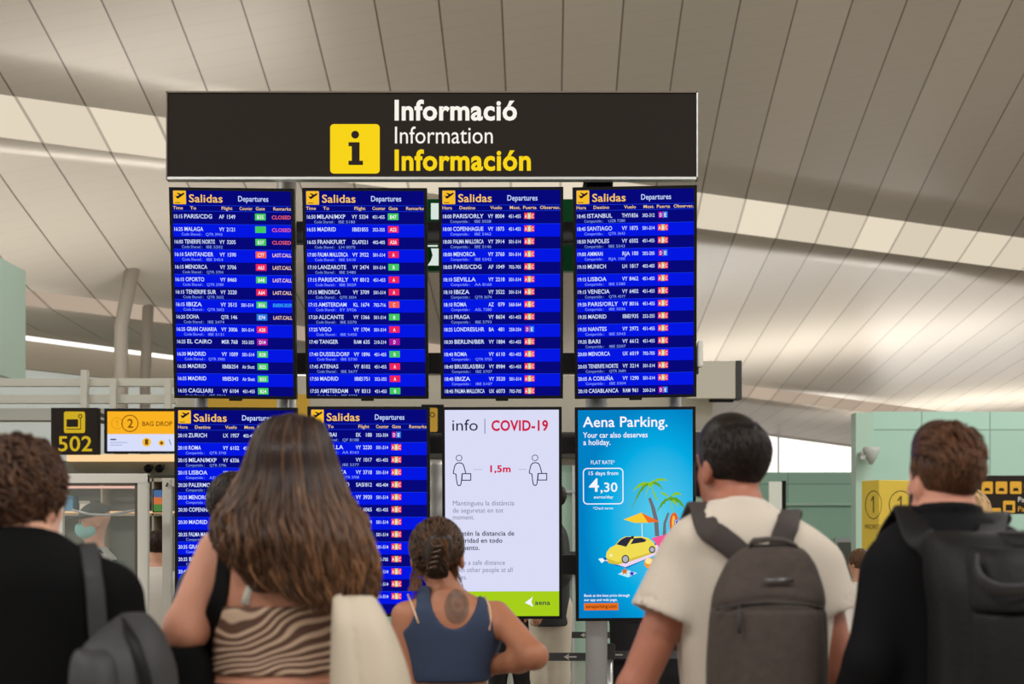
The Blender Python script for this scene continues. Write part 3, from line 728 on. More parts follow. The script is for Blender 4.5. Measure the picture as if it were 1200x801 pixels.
# green exit signs seen between the boards
d = 8.52
for y0, y1, lab in ((233, 262, 'upper green emergency exit sign glimpsed between the departure boards'), (283, 317, 'lower green emergency exit sign glimpsed between the departure boards')):
    r = empty('exit_sign', W(587, y1, d + .03), lab, 'exit sign', 'green exit signs'); X, Z = front(r, d)
    b = MB(); b.box((X(498), -.03, Z(y1)), (X(673), .04, Z(y0)), mat('exit_green', (6, 124, 64), .4), .004); b.build('panel', r)
    wm = emat((226, 240, 232), .9)
    for k in range(4):
        b = MB(); ox = k * 42
        if lab[0] == 'u': b.poly([(X(505 + ox), Z(y1 - 5)), (X(514 + ox), Z(y1 - 5)), (X(514 + ox), Z(y0 + 5)), (X(505 + ox), Z(y0 + 5))], -.0315, wm)
        else:
            b.poly([(X(501 + ox), Z(289)), (X(513 + ox), Z(289)), (X(513 + ox), Z(286.5)), (X(501 + ox), Z(286.5))], -.0315, wm)
            b.poly([(X(q + ox), Z(p)) for q, p in ((501, 311), (514, 311), (514, 291), (505, 291), (507, 299), (505, 305))], -.0315, wm)
        b.build('pictogram', r)
    for px in (540, 632):
        b = MB(); zz = Z(261) if y0 < 250 else Z(284.5); b.box((X(px) - .02, -.32, zz - .012), (X(px) + .02, .0, zz + .012), M_dgrey); b.build('bracket', r)

# yellow panels behind the stand
r = empty('hanging_sign', W(302, 494, 16.6), 'plain yellow sign panel behind the gap between upper and lower boards', 'sign'); X, Z = front(r, 16.6)
b = MB(); b.box((X(243), -.04, Z(494)), (X(362), .04, Z(462)), mat('sign_yellow_panel', (214, 168, 40), .5), .006); b.build('panel', r)
for px in (262, 342):
    b = MB(); b.box((X(px) - .02, .03, Z(480)), (X(px) + .02, .455, Z(472)), M_dgrey); b.build('bracket', r)
r = empty('hanging_sign', W(507, 512, 16.55), 'small yellow and black sign beside the white info screen', 'sign'); X, Z = front(r, 16.55)
b = MB(); b.box((X(494), -.04, Z(512)), (X(520), .04, Z(474)), M_black, .004); b.build('panel', r)
b = MB(); b.prism(rrect(X(497), Z(506), X(513), Z(478), .02), -.046, -.041, mat('sign_yellow_panel', (214, 168, 40), .5)); b.ring(X(507), Z(486), .03, .02, -.047, M_black); b.build('pictogram', r)
b = MB(); b.box((X(505), .03, Z(496)), (X(509), .505, Z(488)), M_dgrey); b.build('bracket', r)
# ribbed steel cladding seen between the lower boards
r = empty('steel_column', W(508, 700, 10.5) * 1, 'ribbed stainless steel column glimpsed beside the white info screen', 'column'); r.location.z = 0
X, Z = front(r, 10.5); b = MB(); R_ = (X(526) - X(490)) / 2
pts = []; rad = []
for k in range(24):
    z = Z(700) + (Z(538) - Z(700)) * k / 23; pts.append((X(508), .15, max(z, .0) if k else 0)); rad.append(R_ * (1 if k % 4 else .93))
b.tube(pts, rad, M_alu, 28); b.build('cladding', r)

# white hanging box sign right of the boards
d = 16.6; r = empty('box_sign', W(845, 468, d), 'blank white box sign with a dark end cap right of the top boards', 'sign'); X, Z = front(r, d)
b = MB(); b.box((X(806), -.02, Z(467)), (X(862), .16, Z(423)), mat('off_white_casing', (214, 210, 194), .45), .01); b.build('casing', r)
b = MB(); b.box((X(862), -.03, Z(468)), (X(869), .17, Z(422.5)), M_dgrey, .006); b.build('end_cap', r)
b = MB(); b.box((X(832), .02, Z(470.5)), (X(860), .1, Z(467)), M_black); b.build('lamp_strip', r)
b = MB(); b.box((X(812), .15, Z(455)), (X(832), .455, Z(445)), M_dgrey); b.build('bracket', r)
# white wireless unit at the edge of the ISTANBUL board
r = empty('wireless_unit', W(820, 430, 7.86), 'small white wireless unit on the edge of the ISTANBUL board', 'device'); X, Z = front(r, 7.86)
b = MB(); b.box((X(817.6), -.02, Z(430)), (X(824), .05, Z(399)), M_white, .012); b.box((X(818), .04, Z(428)), (X(822), .11, Z(405)), M_white); b.build('casing', r)
b = MB(); b.box((X(815), .075, Z(436)), (X(821), .12, Z(428)), M_dgrey, .004); b.build('bracket', r)

# desk number sign 502
d = 14.5; r = empty('desk_number_sign', W(89, 533, d), 'dark sign with yellow suitcase pictogram and number 502', 'sign'); X, Z = front(r, d)
YE = emat((206, 172, 36), 1.0)
b = MB(); b.box((X(61.5), -.05, Z(532.5)), (X(116.5), .05, Z(478)), M_brown, .005); b.build('panel', r)
b = MB(); b.prism(rrect(X(77), Z(507.5), X(101.5), Z(482.5), .02), -.056, -.052, YE)
b.poly([(X(80), Z(500.5)), (X(93.5), Z(500.5)), (X(93.5), Z(491.5)), (X(80), Z(491.5))], -.0575, M_brown)
b.line([(X(80), Z(503)), (X(96.5), Z(503)), (X(96.5), Z(491))], .008, -.0575, M_brown); b.ring(X(96), Z(488), .022, .013, -.0575, M_brown)
b.build('pictogram', r)
b = MB(); b.text('502', X(69), Z(528.5), 17 / F * d, -.0525, YE, 1, X(110.5) - X(69)); b.build('lettering', r)
for px in (74, 104):
    b = MB(); b.box((X(px) - .015, .04, Z(484)), (X(px) + .015, 1.56, Z(480)), M_dgrey); b.build('bracket', r)
# bag drop screen
d = 14.4; r = empty('bag_drop_screen', W(164, 531, d), 'orange and white screen reading 1 2 BAG DROP', 'screen'); X, Z = front(r, d)
b = MB(); b.box((X(122.5), -.02, Z(531)), (X(208), .06, Z(478.5)), M_black, .006); b.build('bezel', r)
b = MB(); y = -.0215
def R4(x0, y0, x1, y1, yy, m): b.poly([(X(x0), Z(y1)), (X(x1), Z(y1)), (X(x1), Z(y0)), (X(x0), Z(y0))], yy, m)
R4(126.5, 482, 206, 508.5, y, emat((250, 178, 34))); R4(126.5, 508.5, 206, 528.5, y, emat((216, 222, 250)))
br = emat((112, 66, 10)); fd = emat((216, 150, 30)); px1 = d / F
b.ring(X(138), Z(496), 7 * px1, 6.2 * px1, y - .001, fd); b.line([(X(138.5), Z(500)), (X(138.5), Z(492.5)), (X(136.5), Z(494.5))], .9 * px1, y - .001, fd)
b.ring(X(153), Z(496), 10 * px1, 9 * px1, y - .0015, br); b.text('2', X(149.8), Z(501), 10 * px1, y - .0015, br, 1)
b.text('BAG DROP', X(167), Z(499), 5.2 * px1, y - .001, br, 1, 35.5 * px1)
R4(130, 514, 137, 515.6, y - .001, emat((60, 70, 110)))
for q in (518, 521): R4(130, q, 150 - (q - 518) * 2, q + .8, y - .001, emat((150, 164, 210)))
b.poly(disc(X(172.5), Z(518), 5.2 * px1), y - .001, emat((244, 190, 60))); R4(170.6, 514.5, 174.4, 521, y - .002, br)
b.poly(disc(X(190), Z(519), 3.6 * px1), y - .001, emat((244, 190, 60))); b.poly(disc(X(190), Z(519), 1.8 * px1), y - .002, br)
b.line([(X(199), Z(515)), (X(201), Z(521))], .8 * px1, y - .001, emat((60, 70, 110)))
b.build('display', r)
b = MB(); b.box((X(163), .05, Z(486)), (X(167), 1.66, Z(481)), M_dgrey); b.build('bracket', r)

# glazed booth with white frame
d = 8.5; r = empty('glass_booth', W(120, 700, d), 'narrow glass booth in a white frame beside the curly-haired man', 'booth'); r.location.z = 0
X, Z = front(r, d); zt = Z(555); b = MB(); dp = .12
for x0, x1 in ((66, 73), (161, 173)):
    b.box((X(x0), 0, 0), (X(x1), .05, zt), M_white, .004); pass
b.box((X(66), -.002, zt - .055), (X(173), .055, zt + .002), M_white, .004)
b.box((X(66), 0, 0), (X(173), .05, .30), M_white, .006); b.build('frame', r)
b = MB(); b.box((X(157.5), .005, .30), (X(161), .04, zt - .055), mat('booth_gasket', (92, 84, 76), .5)); b.box((X(73), .005, zt - .064), (X(161), .04, zt - .055), mat('booth_gasket', (92, 84, 76), .5)); b.build('gasket', r)
b = MB(); g = glassmat('booth_glass', (206, 214, 206), .10, .04)
b.box((X(73), .02, .30), (X(157.5), .028, zt - .064), g); b.build('pane', r)
b = MB(); b.tube([(X(78), .12, Z(597)), (X(100), .06, Z(602)), (X(125), .05, Z(603)), (X(155), .1, Z(597))], .008, M_dalu, 8); b.build('rail', r)
# second white frame by the board
d = 9.0; r = empty('partition_frame', W(212, 700, d), 'slim white partition frame beside the ZURICH board', 'partition'); r.location.z = 0
X, Z = front(r, d); b = MB(); zt = Z(560)
b.box((X(190), 0, 0), (X(200), .06, zt), M_white, .004); b.box((X(200), .01, zt - .05), (X(262), .05, zt), M_white); b.box((X(255), 0, 0), (X(262), .06, zt), M_white); b.box((X(200), .01, .1), (X(255), .05, .2), M_white); b.build('frame', r)
b = MB(); b.box((X(200), .02, .2), (X(255), .03, zt - .05), glassmat('booth_glass', (206, 214, 206), .10, .04)); b.build('pane', r)
b = MB(); b.tube([(X(196), -.004, Z(566)), (X(197.5), -.03, Z(567)), (X(196), -.03, Z(570))], .006, M_dgrey, 8); b.build('hook', r)
# lit shelf unit behind
d = 13.0; r = empty('shelf_unit', W(150, 700, d), 'lit desk shelf unit seen through and beside the glass booth', 'shelf'); r.location.z = 0
X, Z = front(r, d); b = MB(); sm = mat('shelf_laminate', (170, 160, 140), .5)
b.box((X(60), .3, 0), (X(206), .34, Z(560)), mat('shelf_back', (120, 122, 112), .5)); b.box((X(60), 0, Z(564)), (X(206), .3, Z(560)), sm); b.box((X(60), 0, Z(604)), (X(206), .3, Z(601)), sm); b.box((X(60), -.25, 0), (X(206), .3, Z(684)), sm)
for px in (60, 118, 178, 204): b.box((X(px), 0, Z(684)), (X(px + 2), .3, Z(560)), sm)
b.build('carcass', r)
b = MB(); b.box((X(60), -.01, Z(601)), (X(206), .01, Z(598.5)), emat((255, 206, 150), .9)); b.box((X(66), -.01, Z(572)), (X(165), .01, Z(569)), emat((255, 200, 180), .9)); b.build('light_strip', r)
for i, (x0, x1, y0, y1, cols, lab) in enumerate(((180, 190, 574, 599, ((70, 120, 190), (236, 130, 60), (80, 150, 60)), 'small bright landscape picture on the lit shelf'),)):
    q = empty('picture_card', W((x0 + x1) / 2, y1 + 1, d - .05), lab, 'picture'); XX, ZZ = front(q, d - .05); b = MB()
    b.box((XX(x0) - .01, .0, ZZ(y1) - .01), (XX(x1) + .01, .03, ZZ(y0) + .01), M_black)
    for j, c in enumerate(cols):
        ya, yb = y0 + (y1 - y0) * j / 3, y0 + (y1 - y0) * (j + 1) / 3
        b.poly([(XX(x0), ZZ(yb)), (XX(x1), ZZ(yb)), (XX(x1), ZZ(ya)), (XX(x0), ZZ(ya))], -.002, mat('picture_%d' % j, c, .5))
    b.build('print', q)
for px, w_, h_, c, lab in ((84, 9, 20, (90, 150, 190), 'light blue box on the shelf behind the booth glass'), (102, 12, 14, (214, 210, 196), 'white box on the shelf behind the booth glass'), (168, 7, 16, (60, 70, 60), 'dark box on the shelf beside the booth post')):
    q = empty('storage_box', W(px, 601, d + .14), lab, 'box'); b = MB(); s_ = d / F
    b.box((-w_ * s_ / 2, -.08, 0), (w_ * s_ / 2, .08, h_ * s_), mat('box_%d' % px, c, .5), .006); b.build('carton', q)
    b = MB(); b.box((-w_ * s_ / 2 - .004, -.084, h_ * s_ * .8), (w_ * s_ / 2 + .004, .084, h_ * s_ * 1.02), mat('box_lid_%d' % px, tuple(int(v * .85) for v in c), .5), .004); b.build('lid', q)
for px, lab in ((174.5, 'left one of two small black spotlights under the bulkhead'), (187.5, 'right one of two small black spotlights under the bulkhead')):
    q = empty('spotlight', W(px, 548, 14.9), lab, 'spotlight', 'spotlights under the bulkhead'); b = MB(); b.tube([(0, .06, .02), (0, -.04, -.01)], [.035, .045], M_black, 14); b.build('can', q)
    b = MB(); b.box((-.012, .03, 0), (.012, .1, .05), M_black); b.build('bracket', q)

# yellow priority kiosk
d = 14.0; r = empty('yellow_kiosk', W(1030, 700, d), 'tall yellow box pillar with a circled number 1', 'pillar', rot=(0, 0, math.radians(20))); r.location.z = 0
zt = HC + (YH - 562) / F * d; b = MB(); w_ = .78; l_ = .30
km = mat('kiosk_yellow', (238, 206, 74), .45)
b.box((0, 0, 0), (w_, l_, zt), km, .008); b.build('casing', r)
dkk = mat('kiosk_print', (120, 96, 40), .5); fk = mat('kiosk_print_faint', (196, 166, 60), .5)
b = MB(); zc = HC + (YH - 591) / F * d
cx = .255; b.ring(cx, zc, .142, .133, -.003, dkk, 40); b.line([(cx, zc - .075), (cx, zc + .08), (cx - .035, zc + .045)], .018, -.003, dkk)
b.text('PRIORITY', cx - .19, zc - .24, .045, -.003, dkk, 0)
b.text('Priority', cx + .2, zc + .02, .035, -.003, fk, 0); b.text('Boarding', cx + .2, zc - .05, .035, -.003, fk, 0)
b.build('front_print', r)
b = MB(); b.ring(.21, zc, .142, .133, -.003, dkk, 40); b.line([(.21, zc - .075), (.21, zc + .08), (.175, zc + .045)], .018, -.003, dkk); b.text('PRIORITY', .06, zc - .24, .045, -.003, dkk, 0)
b.build('side_print', r, Matrix.Translation((0, l_, 0)) @ Matrix.Rotation(-math.pi / 2, 4, 'Z'))
# dark wayfinding sign, right
d = 21.0; r = empty('wayfinding_sign', W(1190, 602, d), 'dark overhead sign with rows of yellow pictograms', 'sign'); X, Z = front(r, d)
b = MB(); b.box((X(1140), -.05, Z(602)), (X(1262), .1, Z(557)), M_brown, .006); b.build('panel', r)
ky = mat('sign_amber', (226, 170, 40), .5)
for k in range(6):
    b = MB(); x = 1148.5 + k * 16.8; b.prism(rrect(X(x), Z(578.5), X(x + 13.5), Z(564), .02), -.056, -.051, ky)
    b.poly([(X(x + 3), Z(575)), (X(x + 10.5), Z(575)), (X(x + 9), Z(571.5)), (X(x + 4.5), Z(571.5))], -.058, M_brown); b.build('pictogram', r)
b = MB(); b.poly([(X(1152), Z(600.5)), (X(1171.5), Z(600.5)), (X(1171.5), Z(595)), (X(1152), Z(595))], -.052, ky); b.build('amber_bar', r)
b = MB(); b.prism(rrect(X(1174), Z(600.5), X(1188), Z(586.5), .02), -.056, -.051, ky); b.poly([(X(1177), Z(598)), (X(1185), Z(598)), (X(1185), Z(591)), (X(1177), Z(591))], -.058, M_brown)
b.build('pictogram', r)
b = MB(); b.text('Parking', X(1191), Z(588), .075, -.052, M_white, 0); b.build('lettering', r)
b = MB(); b.text('Parking', X(1191), Z(599), .075, -.052, ky, 0); b.build('lettering', r)
for px in (1146, 1255):
    b = MB(); b.tube([(X(px), .02, Z(602)), (X(px), .02, -r.location.z)], .04, M_dalu, 10); b.build('post', r)
# wall lamp on the green corner
d = 24.5; r = empty('wall_lamp', W(1019, 545, d), 'white saucer lamp on the corner of the green glass wall', 'lamp'); X, Z = front(r, d)
b = MB(); pp = [(X(1021), 0, Z(523.5)), (X(1021), 0, Z(527)), (X(1021), 0, Z(535)), (X(1021), 0, Z(544))]; b.tube(pp, [.13, .155, .10, .03], mat('lamp_shell', (190, 196, 190), .35), 20); b.build('shade', r)
b = MB(); b.box((X(1010), .0, Z(532)), (X(1024), .3, Z(529)), M_alu); b.box((X(1008), -.04, Z(538)), (X(1014), .02, Z(533)), M_dalu); b.build('arm', r)
# white panel screen hanging under the bright window
d = 24.0; r = empty('hanging_screen', W(912, 606, d), 'white hanging screen with a black back in front of the deep green wall', 'screen'); X, Z = front(r, d)
b = MB(); b.box((X(901), -.02, Z(605)), (X(916), .03, Z(564)), mat('white_screen_face', (222, 226, 214), .4)); b.build('face', r)
b = MB(); b.box((X(916), -.02, Z(606)), (X(921), .35, Z(563)), M_black, .004); b.build('back_housing', r)
b = MB(); b.tube([(X(918), .1, Z(606)), (X(918), .1, -r.location.z)], .03, M_dalu, 8); b.build('post', r)

# queue barriers
def barrier(px, yt, d, belts, lab):
    r = empty('queue_barrier', W(px, 700, d), lab, 'queue barrier', 'retractable belt barriers'); r.location.z = 0
    X, Z = front(r, d); zt = Z(yt); b = MB(); b.tube([(0, 0, .02), (0, 0, zt)], .026, M_alu, 18); b.build('post', r)
    b = MB(); b.tube([(0, 0, 0), (0, 0, .014), (0, 0, .03)], [.17, .17, .05], M_dgrey, 28); b.build('base', r)
    b = MB(); b.box((-.036, -.036, zt - .09), (.036, .036, zt), M_dgrey, .006); b.build('belt_head', r)
    for x1, dd, y0, y1, arrow in belts:
        q = W(x1, 0, d + dd); q = Vector((q.x - r.location.x, dd, 0)); t = q.normalized(); z0, z1 = Z(y1), Z(y0)
        b = MB(); n = Vector((-t.y, t.x, 0)) * .002
        vs = [(p.x, p.y, z) for p in (-n, q - n, q + n, n) for z in (z0, z1)]
        b.add(vs, [(0, 2, 3, 1), (4, 6, 7, 5), (1, 3, 5, 7), (0, 6, 4, 2)], mat('belt_webbing', (78, 78, 80), .6))
        for ax in arrow:
            a = W(ax, 0, d + dd * .5).x - r.location.x; zc = (z0 + z1) / 2; s_ = (z1 - z0) * .5; dy = t.y / (abs(t.x) + 1e-6) * abs(a) - .004
            b.add([(a - s_ * 1.6, dy, zc), (a - s_ * .2, dy, zc - s_ * .8), (a - s_ * .4, dy, zc - s_ * .2), (a + s_ * 1.6, dy, zc - s_ * .2), (a + s_ * 1.6, dy, zc + s_ * .2), (a - s_ * .4, dy, zc + s_ * .2), (a - s_ * .2, dy, zc + s_ * .8)], [[0, 1, 2, 3, 4, 5, 6]], M_white)
        b.build('belt', r)
barrier(713.5, 754, 8.45, ((545, .02, 764.5, 774, (668,)), (900, .02, 762, 771.5, (722,))), 'chrome queue barrier post and dark belts beside the main pole of the stand')
barrier(800, 735, 11.2, ((600, .02, 740, 747.5, (686, 740)),), 'dark belt barrier farther back behind the parking advert')
# ------------------------------------------------------------------ soft-body modelling: blended volumes -> one continuous surface
def smin(a, b, k):
    h = np.clip(.5 + .5 * (b - a) / k, 0, 1)
    return b + (a - b) * h - k * h * (1 - h)

def catmull(P, n):
    """smooth resample of rows of P (first column monotone)"""
    P = np.array(P, float); out = []
    for i in range(len(P) - 1):
        p0 = P[max(i - 1, 0)]; p1 = P[i]; p2 = P[i + 1]; p3 = P[min(i + 2, len(P) - 1)]
        for j in range(n):
            t = j / n
            out.append(.5 * ((2 * p1) + (p2 - p0) * t + (2 * p0 - 5 * p1 + 4 * p2 - p3) * t * t + (3 * p1 - p0 - 3 * p2 + p3) * t ** 3))
    out.append(P[-1]); return np.array(out)

class SDF:
    def __init__(s, lo, hi, vox):
        s.vox = vox; s.lo = np.array(lo, float); n = np.ceil((np.array(hi, float) - s.lo) / vox).astype(int) + 1
        s.ax = [(s.lo[i] + vox * np.arange(n[i])).astype(np.float32) for i in range(3)]
        s.D = np.full(n, .25, np.float32)
    def region(s, lo, hi):
        sl = []
        for i in range(3):
            a = max(0, int(math.floor((lo[i] - s.lo[i]) / s.vox))); b = min(len(s.ax[i]), int(math.ceil((hi[i] - s.lo[i]) / s.vox)) + 1)
            if b <= a: return None
            sl.append(slice(a, b))
        return tuple(sl)
    def grids(s, sl):
        return s.ax[0][sl[0]][:, None, None], s.ax[1][sl[1]][None, :, None], s.ax[2][sl[2]][None, None, :]
    def apply(s, lo, hi, fn, k, op='u', pad=None):
        pad = (k + .03) if pad is None else pad
        sl = s.region(np.array(lo) - pad, np.array(hi) + pad)
        if sl is None: return
        d = fn(*s.grids(sl)).astype(np.float32)
        if op == 'u': s.D[sl] = smin(s.D[sl], d, k) if k > 0 else np.minimum(s.D[sl], d)
        elif op == 's': s.D[sl] = -smin(-s.D[sl], d, max(k, 1e-4))
    def cone(s, a, b, ra, rb, k=.02, op='u', sq=(1, 1, 1)):
        a = np.array(a, float); b = np.array(b, float); r = max(ra, rb)
        ab = b - a; L2 = max(float(ab @ ab), 1e-9)
        def fn(X, Y, Z):
            px, py, pz = X - a[0], Y - a[1], Z - a[2]
            t = np.clip((px * ab[0] + py * ab[1] + pz * ab[2]) / L2, 0, 1)
            dx, dy, dz = (px - t * ab[0]) * sq[0], (py - t * ab[1]) * sq[1], (pz - t * ab[2]) * sq[2]
            return np.sqrt(dx * dx + dy * dy + dz * dz) - (ra + (rb - ra) * t)
        s.apply(np.minimum(a, b) - r, np.maximum(a, b) + r, fn, k, op)
    def chain(s, pts, rad, k=.02, op='u', sq=(1, 1, 1)):
        for i in range(len(pts) - 1): s.cone(pts[i], pts[i + 1], rad[i], rad[i + 1], k, op, sq)
    def ell(s, c, r, k=.02, op='u', R=None):
        c = np.array(c, float); r = np.array(r, float); m = float(r.max())
        def fn(X, Y, Z):
            px, py, pz = X - c[0], Y - c[1], Z - c[2]
            if R is not None:
                px, py, pz = (R[0][0] * px + R[1][0] * py + R[2][0] * pz, R[0][1] * px + R[1][1] * py + R[2][1] * pz, R[0][2] * px + R[1][2] * py + R[2][2] * pz)
            k0 = np.sqrt((px / r[0]) ** 2 + (py / r[1]) ** 2 + (pz / r[2]) ** 2)
            k1 = np.sqrt((px / r[0] ** 2) ** 2 + (py / r[1] ** 2) ** 2 + (pz / r[2] ** 2) ** 2) + 1e-6
            return k0 * (k0 - 1) / k1
        s.apply(c - m, c + m, fn, k, op)
    def box(s, c, half, rad, k=.01, op='u', R=None):
        c = np.array(c, float); half = np.array(half, float); m = float(np.linalg.norm(half))
        def fn(X, Y, Z):
            px, py, pz = X - c[0], Y - c[1], Z - c[2]
            if R is not None:
                px, py, pz = (R[0][0] * px + R[1][0] * py + R[2][0] * pz, R[0][1] * px + R[1][1] * py + R[2][1] * pz, R[0][2] * px + R[1][2] * py + R[2][2] * pz)
            qx, qy, qz = np.abs(px) - half[0] + rad, np.abs(py) - half[1] + rad, np.abs(pz) - half[2] + rad
            return np.sqrt(np.maximum(qx, 0) ** 2 + np.maximum(qy, 0) ** 2 + np.maximum(qz, 0) ** 2) + np.minimum(np.maximum(qx, np.maximum(qy, qz)), 0) - rad
        s.apply(c - m, c + m, fn, k, op)
    def loft(s, rows, k=.02, op='u', grow=0., e=2.3, n=6, zlo=None, zhi=None):
        """stack of ellipse sections: rows (z, cx, cy, rx, ry), z ascending"""
        T = catmull(sorted(rows), n); T = T[np.argsort(T[:, 0])]
        z0 = T[0, 0] if zlo is None else zlo; z1 = T[-1, 0] if zhi is None else zhi
        def fn(X, Y, Z):
            z = Z.ravel(); q = [np.interp(z, T[:, 0], T[:, i])[None, None, :] for i in range(1, 5)]
            rx, ry = q[2] + grow, q[3] + grow
            ax, ay = np.abs((X - q[0]) / rx) ** e, np.abs((Y - q[1]) / ry) ** e
            kk = (ax + ay) ** (1 / e)
            # distance estimate: k-1 over gradient length
            g = np.sqrt((np.abs((X - q[0]) / rx) ** (e - 1) / rx) ** 2 + (np.abs((Y - q[1]) / ry) ** (e - 1) / ry) ** 2) / np.maximum(kk, .05) ** (e - 1)
            d = np.where(kk > .3, (kk - 1) / np.maximum(g, 1e-3), -np.minimum(rx, ry) * .7)
            dz = np.maximum(z0 - Z, Z - z1)
            return np.maximum(d, dz)
        m = float(max(T[:, 3].max(), T[:, 4].max())) + abs(grow)
        s.apply((T[:, 1].min() - m, T[:, 2].min() - m, z0), (T[:, 1].max() + m, T[:, 2].max() + m, z1), fn, k, op)
    def plane(s, p, n, k=.004):
        """keep the side n points away from"""
        p = np.array(p, float); n = np.array(n, float) / np.linalg.norm(n)
        X, Y, Z = s.grids((slice(None),) * 3)
        d = (X - p[0]) * n[0] + (Y - p[1]) * n[1] + (Z - p[2]) * n[2]
        s.D = -smin(-s.D, -d.astype(np.float32), k)
    def displace(s, fn, band=.05):
        X, Y, Z = s.grids((slice(None),) * 3)
        s.D = s.D + fn(X, Y, Z).astype(np.float32)
    def mesh(s):
        """surface nets"""
        D = s.D.copy()
        for i in range(3):                      # close at the border
            sl = [slice(None)] * 3; sl[i] = 0; D[tuple(sl)] = .1; sl[i] = -1; D[tuple(sl)] = .1
        ins = D < 0
        n = np.array(D.shape) - 1
        c = np.zeros(n, np.int8)
        for a in (0, 1):
            for b in (0, 1):
                for e in (0, 1): c += ins[a:a + n[0], b:b + n[1], e:e + n[2]]
        act = (c > 0) & (c < 8)
        idx = np.full(n, -1, np.int64); ijk = np.argwhere(act); idx[act] = np.arange(len(ijk))
        acc = np.zeros((len(ijk), 3)); cnt = np.zeros(len(ijk))
        cr = [(a, b, e) for a in (0, 1) for b in (0, 1) for e in (0, 1)]
        val = {q: D[ijk[:, 0] + q[0], ijk[:, 1] + q[1], ijk[:, 2] + q[2]].astype(float) for q in cr}
        for q in cr:
            for ax in range(3):
                if q[ax]: continue
                r = list(q); r[ax] = 1; r = tuple(r)
                d0, d1 = val[q], val[r]; m = (d0 < 0) != (d1 < 0)
                t = d0[m] / (d0[m] - d1[m]); p = np.tile(np.array(q, float), (m.sum(), 1)); p[:, ax] += t
                acc[m] += p; cnt[m] += 1
        V = s.lo + s.vox * (ijk + acc / cnt[:, None])
        Fs = []
        for ax in range(3):
            u, v = (ax + 1) % 3, (ax + 2) % 3
            sl0 = [slice(None)] * 3; sl1 = [slice(None)] * 3
            sl0[ax] = slice(0, D.shape[ax] - 1); sl1[ax] = slice(1, D.shape[ax])
            cross = ins[tuple(sl0)] != ins[tuple(sl1)]
            e = np.argwhere(cross)
            e = e[(e[:, u] > 0) & (e[:, v] > 0) & (e[:, u] < n[u]) & (e[:, v] < n[v])]
            if not len(e): continue
            def at(du, dv):
                f = e.copy(); f[:, u] -= du; f[:, v] -= dv
                return idx[f[:, 0], f[:, 1], f[:, 2]]
            q = np.stack([at(1, 1), at(0, 1), at(0, 0), at(1, 0)], 1)
            flip = ~ins[e[:, 0], e[:, 1], e[:, 2]]
            q[flip] = q[flip][:, ::-1]
            Fs.append(q)
        Q = np.concatenate(Fs)
        return V, Q[(Q >= 0).all(1)]

def np_mesh(name, V, Q, m, parent=None, smooth=True):
    me = bpy.data.meshes.new(name)
    V = np.asarray(V, np.float32); Q = np.asarray(Q, np.int32)
    k = Q.shape[1]
    me.vertices.add(len(V)); me.vertices.foreach_set('co', V.ravel())
    me.loops.add(Q.size); me.loops.foreach_set('vertex_index', Q.ravel())
    me.polygons.add(len(Q)); me.polygons.foreach_set('loop_start', np.arange(len(Q), dtype=np.int32) * k)
    me.polygons.foreach_set('use_smooth', np.ones(len(Q), bool) if smooth else np.zeros(len(Q), bool))
    me.update(calc_edges=True); me.materials.append(m)
    o = bpy.data.objects.new(name, me); COL.objects.link(o)
    if parent is not None: o.parent = parent
    return o
def relax(V, Q, it=1, f=.5):
    n = len(V)
    for _ in range(it):
        S = np.zeros((n, 3)); C = np.zeros(n)
        for i in range(4):
            np.add.at(S, Q[:, i], V[Q[:, (i + 1) % 4]]); np.add.at(C, Q[:, i], 1)
            np.add.at(S, Q[:, i], V[Q[:, (i - 1) % 4]]); np.add.at(C, Q[:, i], 1)
        V = V * (1 - f) + f * S / np.maximum(C, 1)[:, None]
    return V
def bake(s, name, m, parent, it=2):
    V, Q = s.mesh(); V = relax(V, Q, it)
    return np_mesh(name, V, Q, m, parent)

def folds(seed, amp, fx, fz, n=5):
    r = random.Random(seed); W_ = []
    for i in range(n):
        a = r.uniform(-.6, .6); W_.append((fx * r.uniform(.5, 1.5), fz * r.uniform(.5, 1.5), r.uniform(0, 6.28), a, r.uniform(.5, 1), r.uniform(4, 9), r.uniform(0, 6)))
    def fn(X, Y, Z):
        t = 0
        for kx, kz, ph, a, w, q, p2 in W_:
            t = t + w * np.sin(kx * (X + a * Z) + kz * Z * .6 + ph + 1.6 * np.sin(q * Z + p2 + 3 * X) + Y * kx * .4)
        return amp * t / n
    return fn

# ------------------------------------------------------------------ hair
def hair_material(name, rgb, tip=None, rough=.42):
    m = bpy.data.materials.new(name); m.use_nodes = True
    nt = m.node_tree; b = nt.nodes['Principled BSDF']; L = nt.links.new
    at = nt.nodes.new('ShaderNodeAttribute'); at.attribute_name = 'strand'
    sp = nt.nodes.new('ShaderNodeSeparateColor'); L(at.outputs['Color'], sp.inputs[0])
    c = srgb(*rgb); t = srgb(*(tip or rgb))
    mx = nt.nodes.new('ShaderNodeMix'); mx.data_type = 'RGBA'; L(sp.outputs[0], mx.inputs[0]); mx.inputs[6].default_value = c; mx.inputs[7].default_value = t
    mu = nt.nodes.new('ShaderNodeMix'); mu.data_type = 'RGBA'; mu.blend_type = 'MULTIPLY'; mu.inputs[0].default_value = 1
    L(mx.outputs[2], mu.inputs[6]); cc = nt.nodes.new('ShaderNodeCombineXYZ')
    for i in range(3): L(sp.outputs[1], cc.inputs[i])
    L(cc.outputs[0], mu.inputs[7]); L(mu.outputs[2], b.inputs['Base Color'])
    b.inputs['Roughness'].default_value = rough; b.inputs['Specular IOR Level'].default_value = .25
    return m
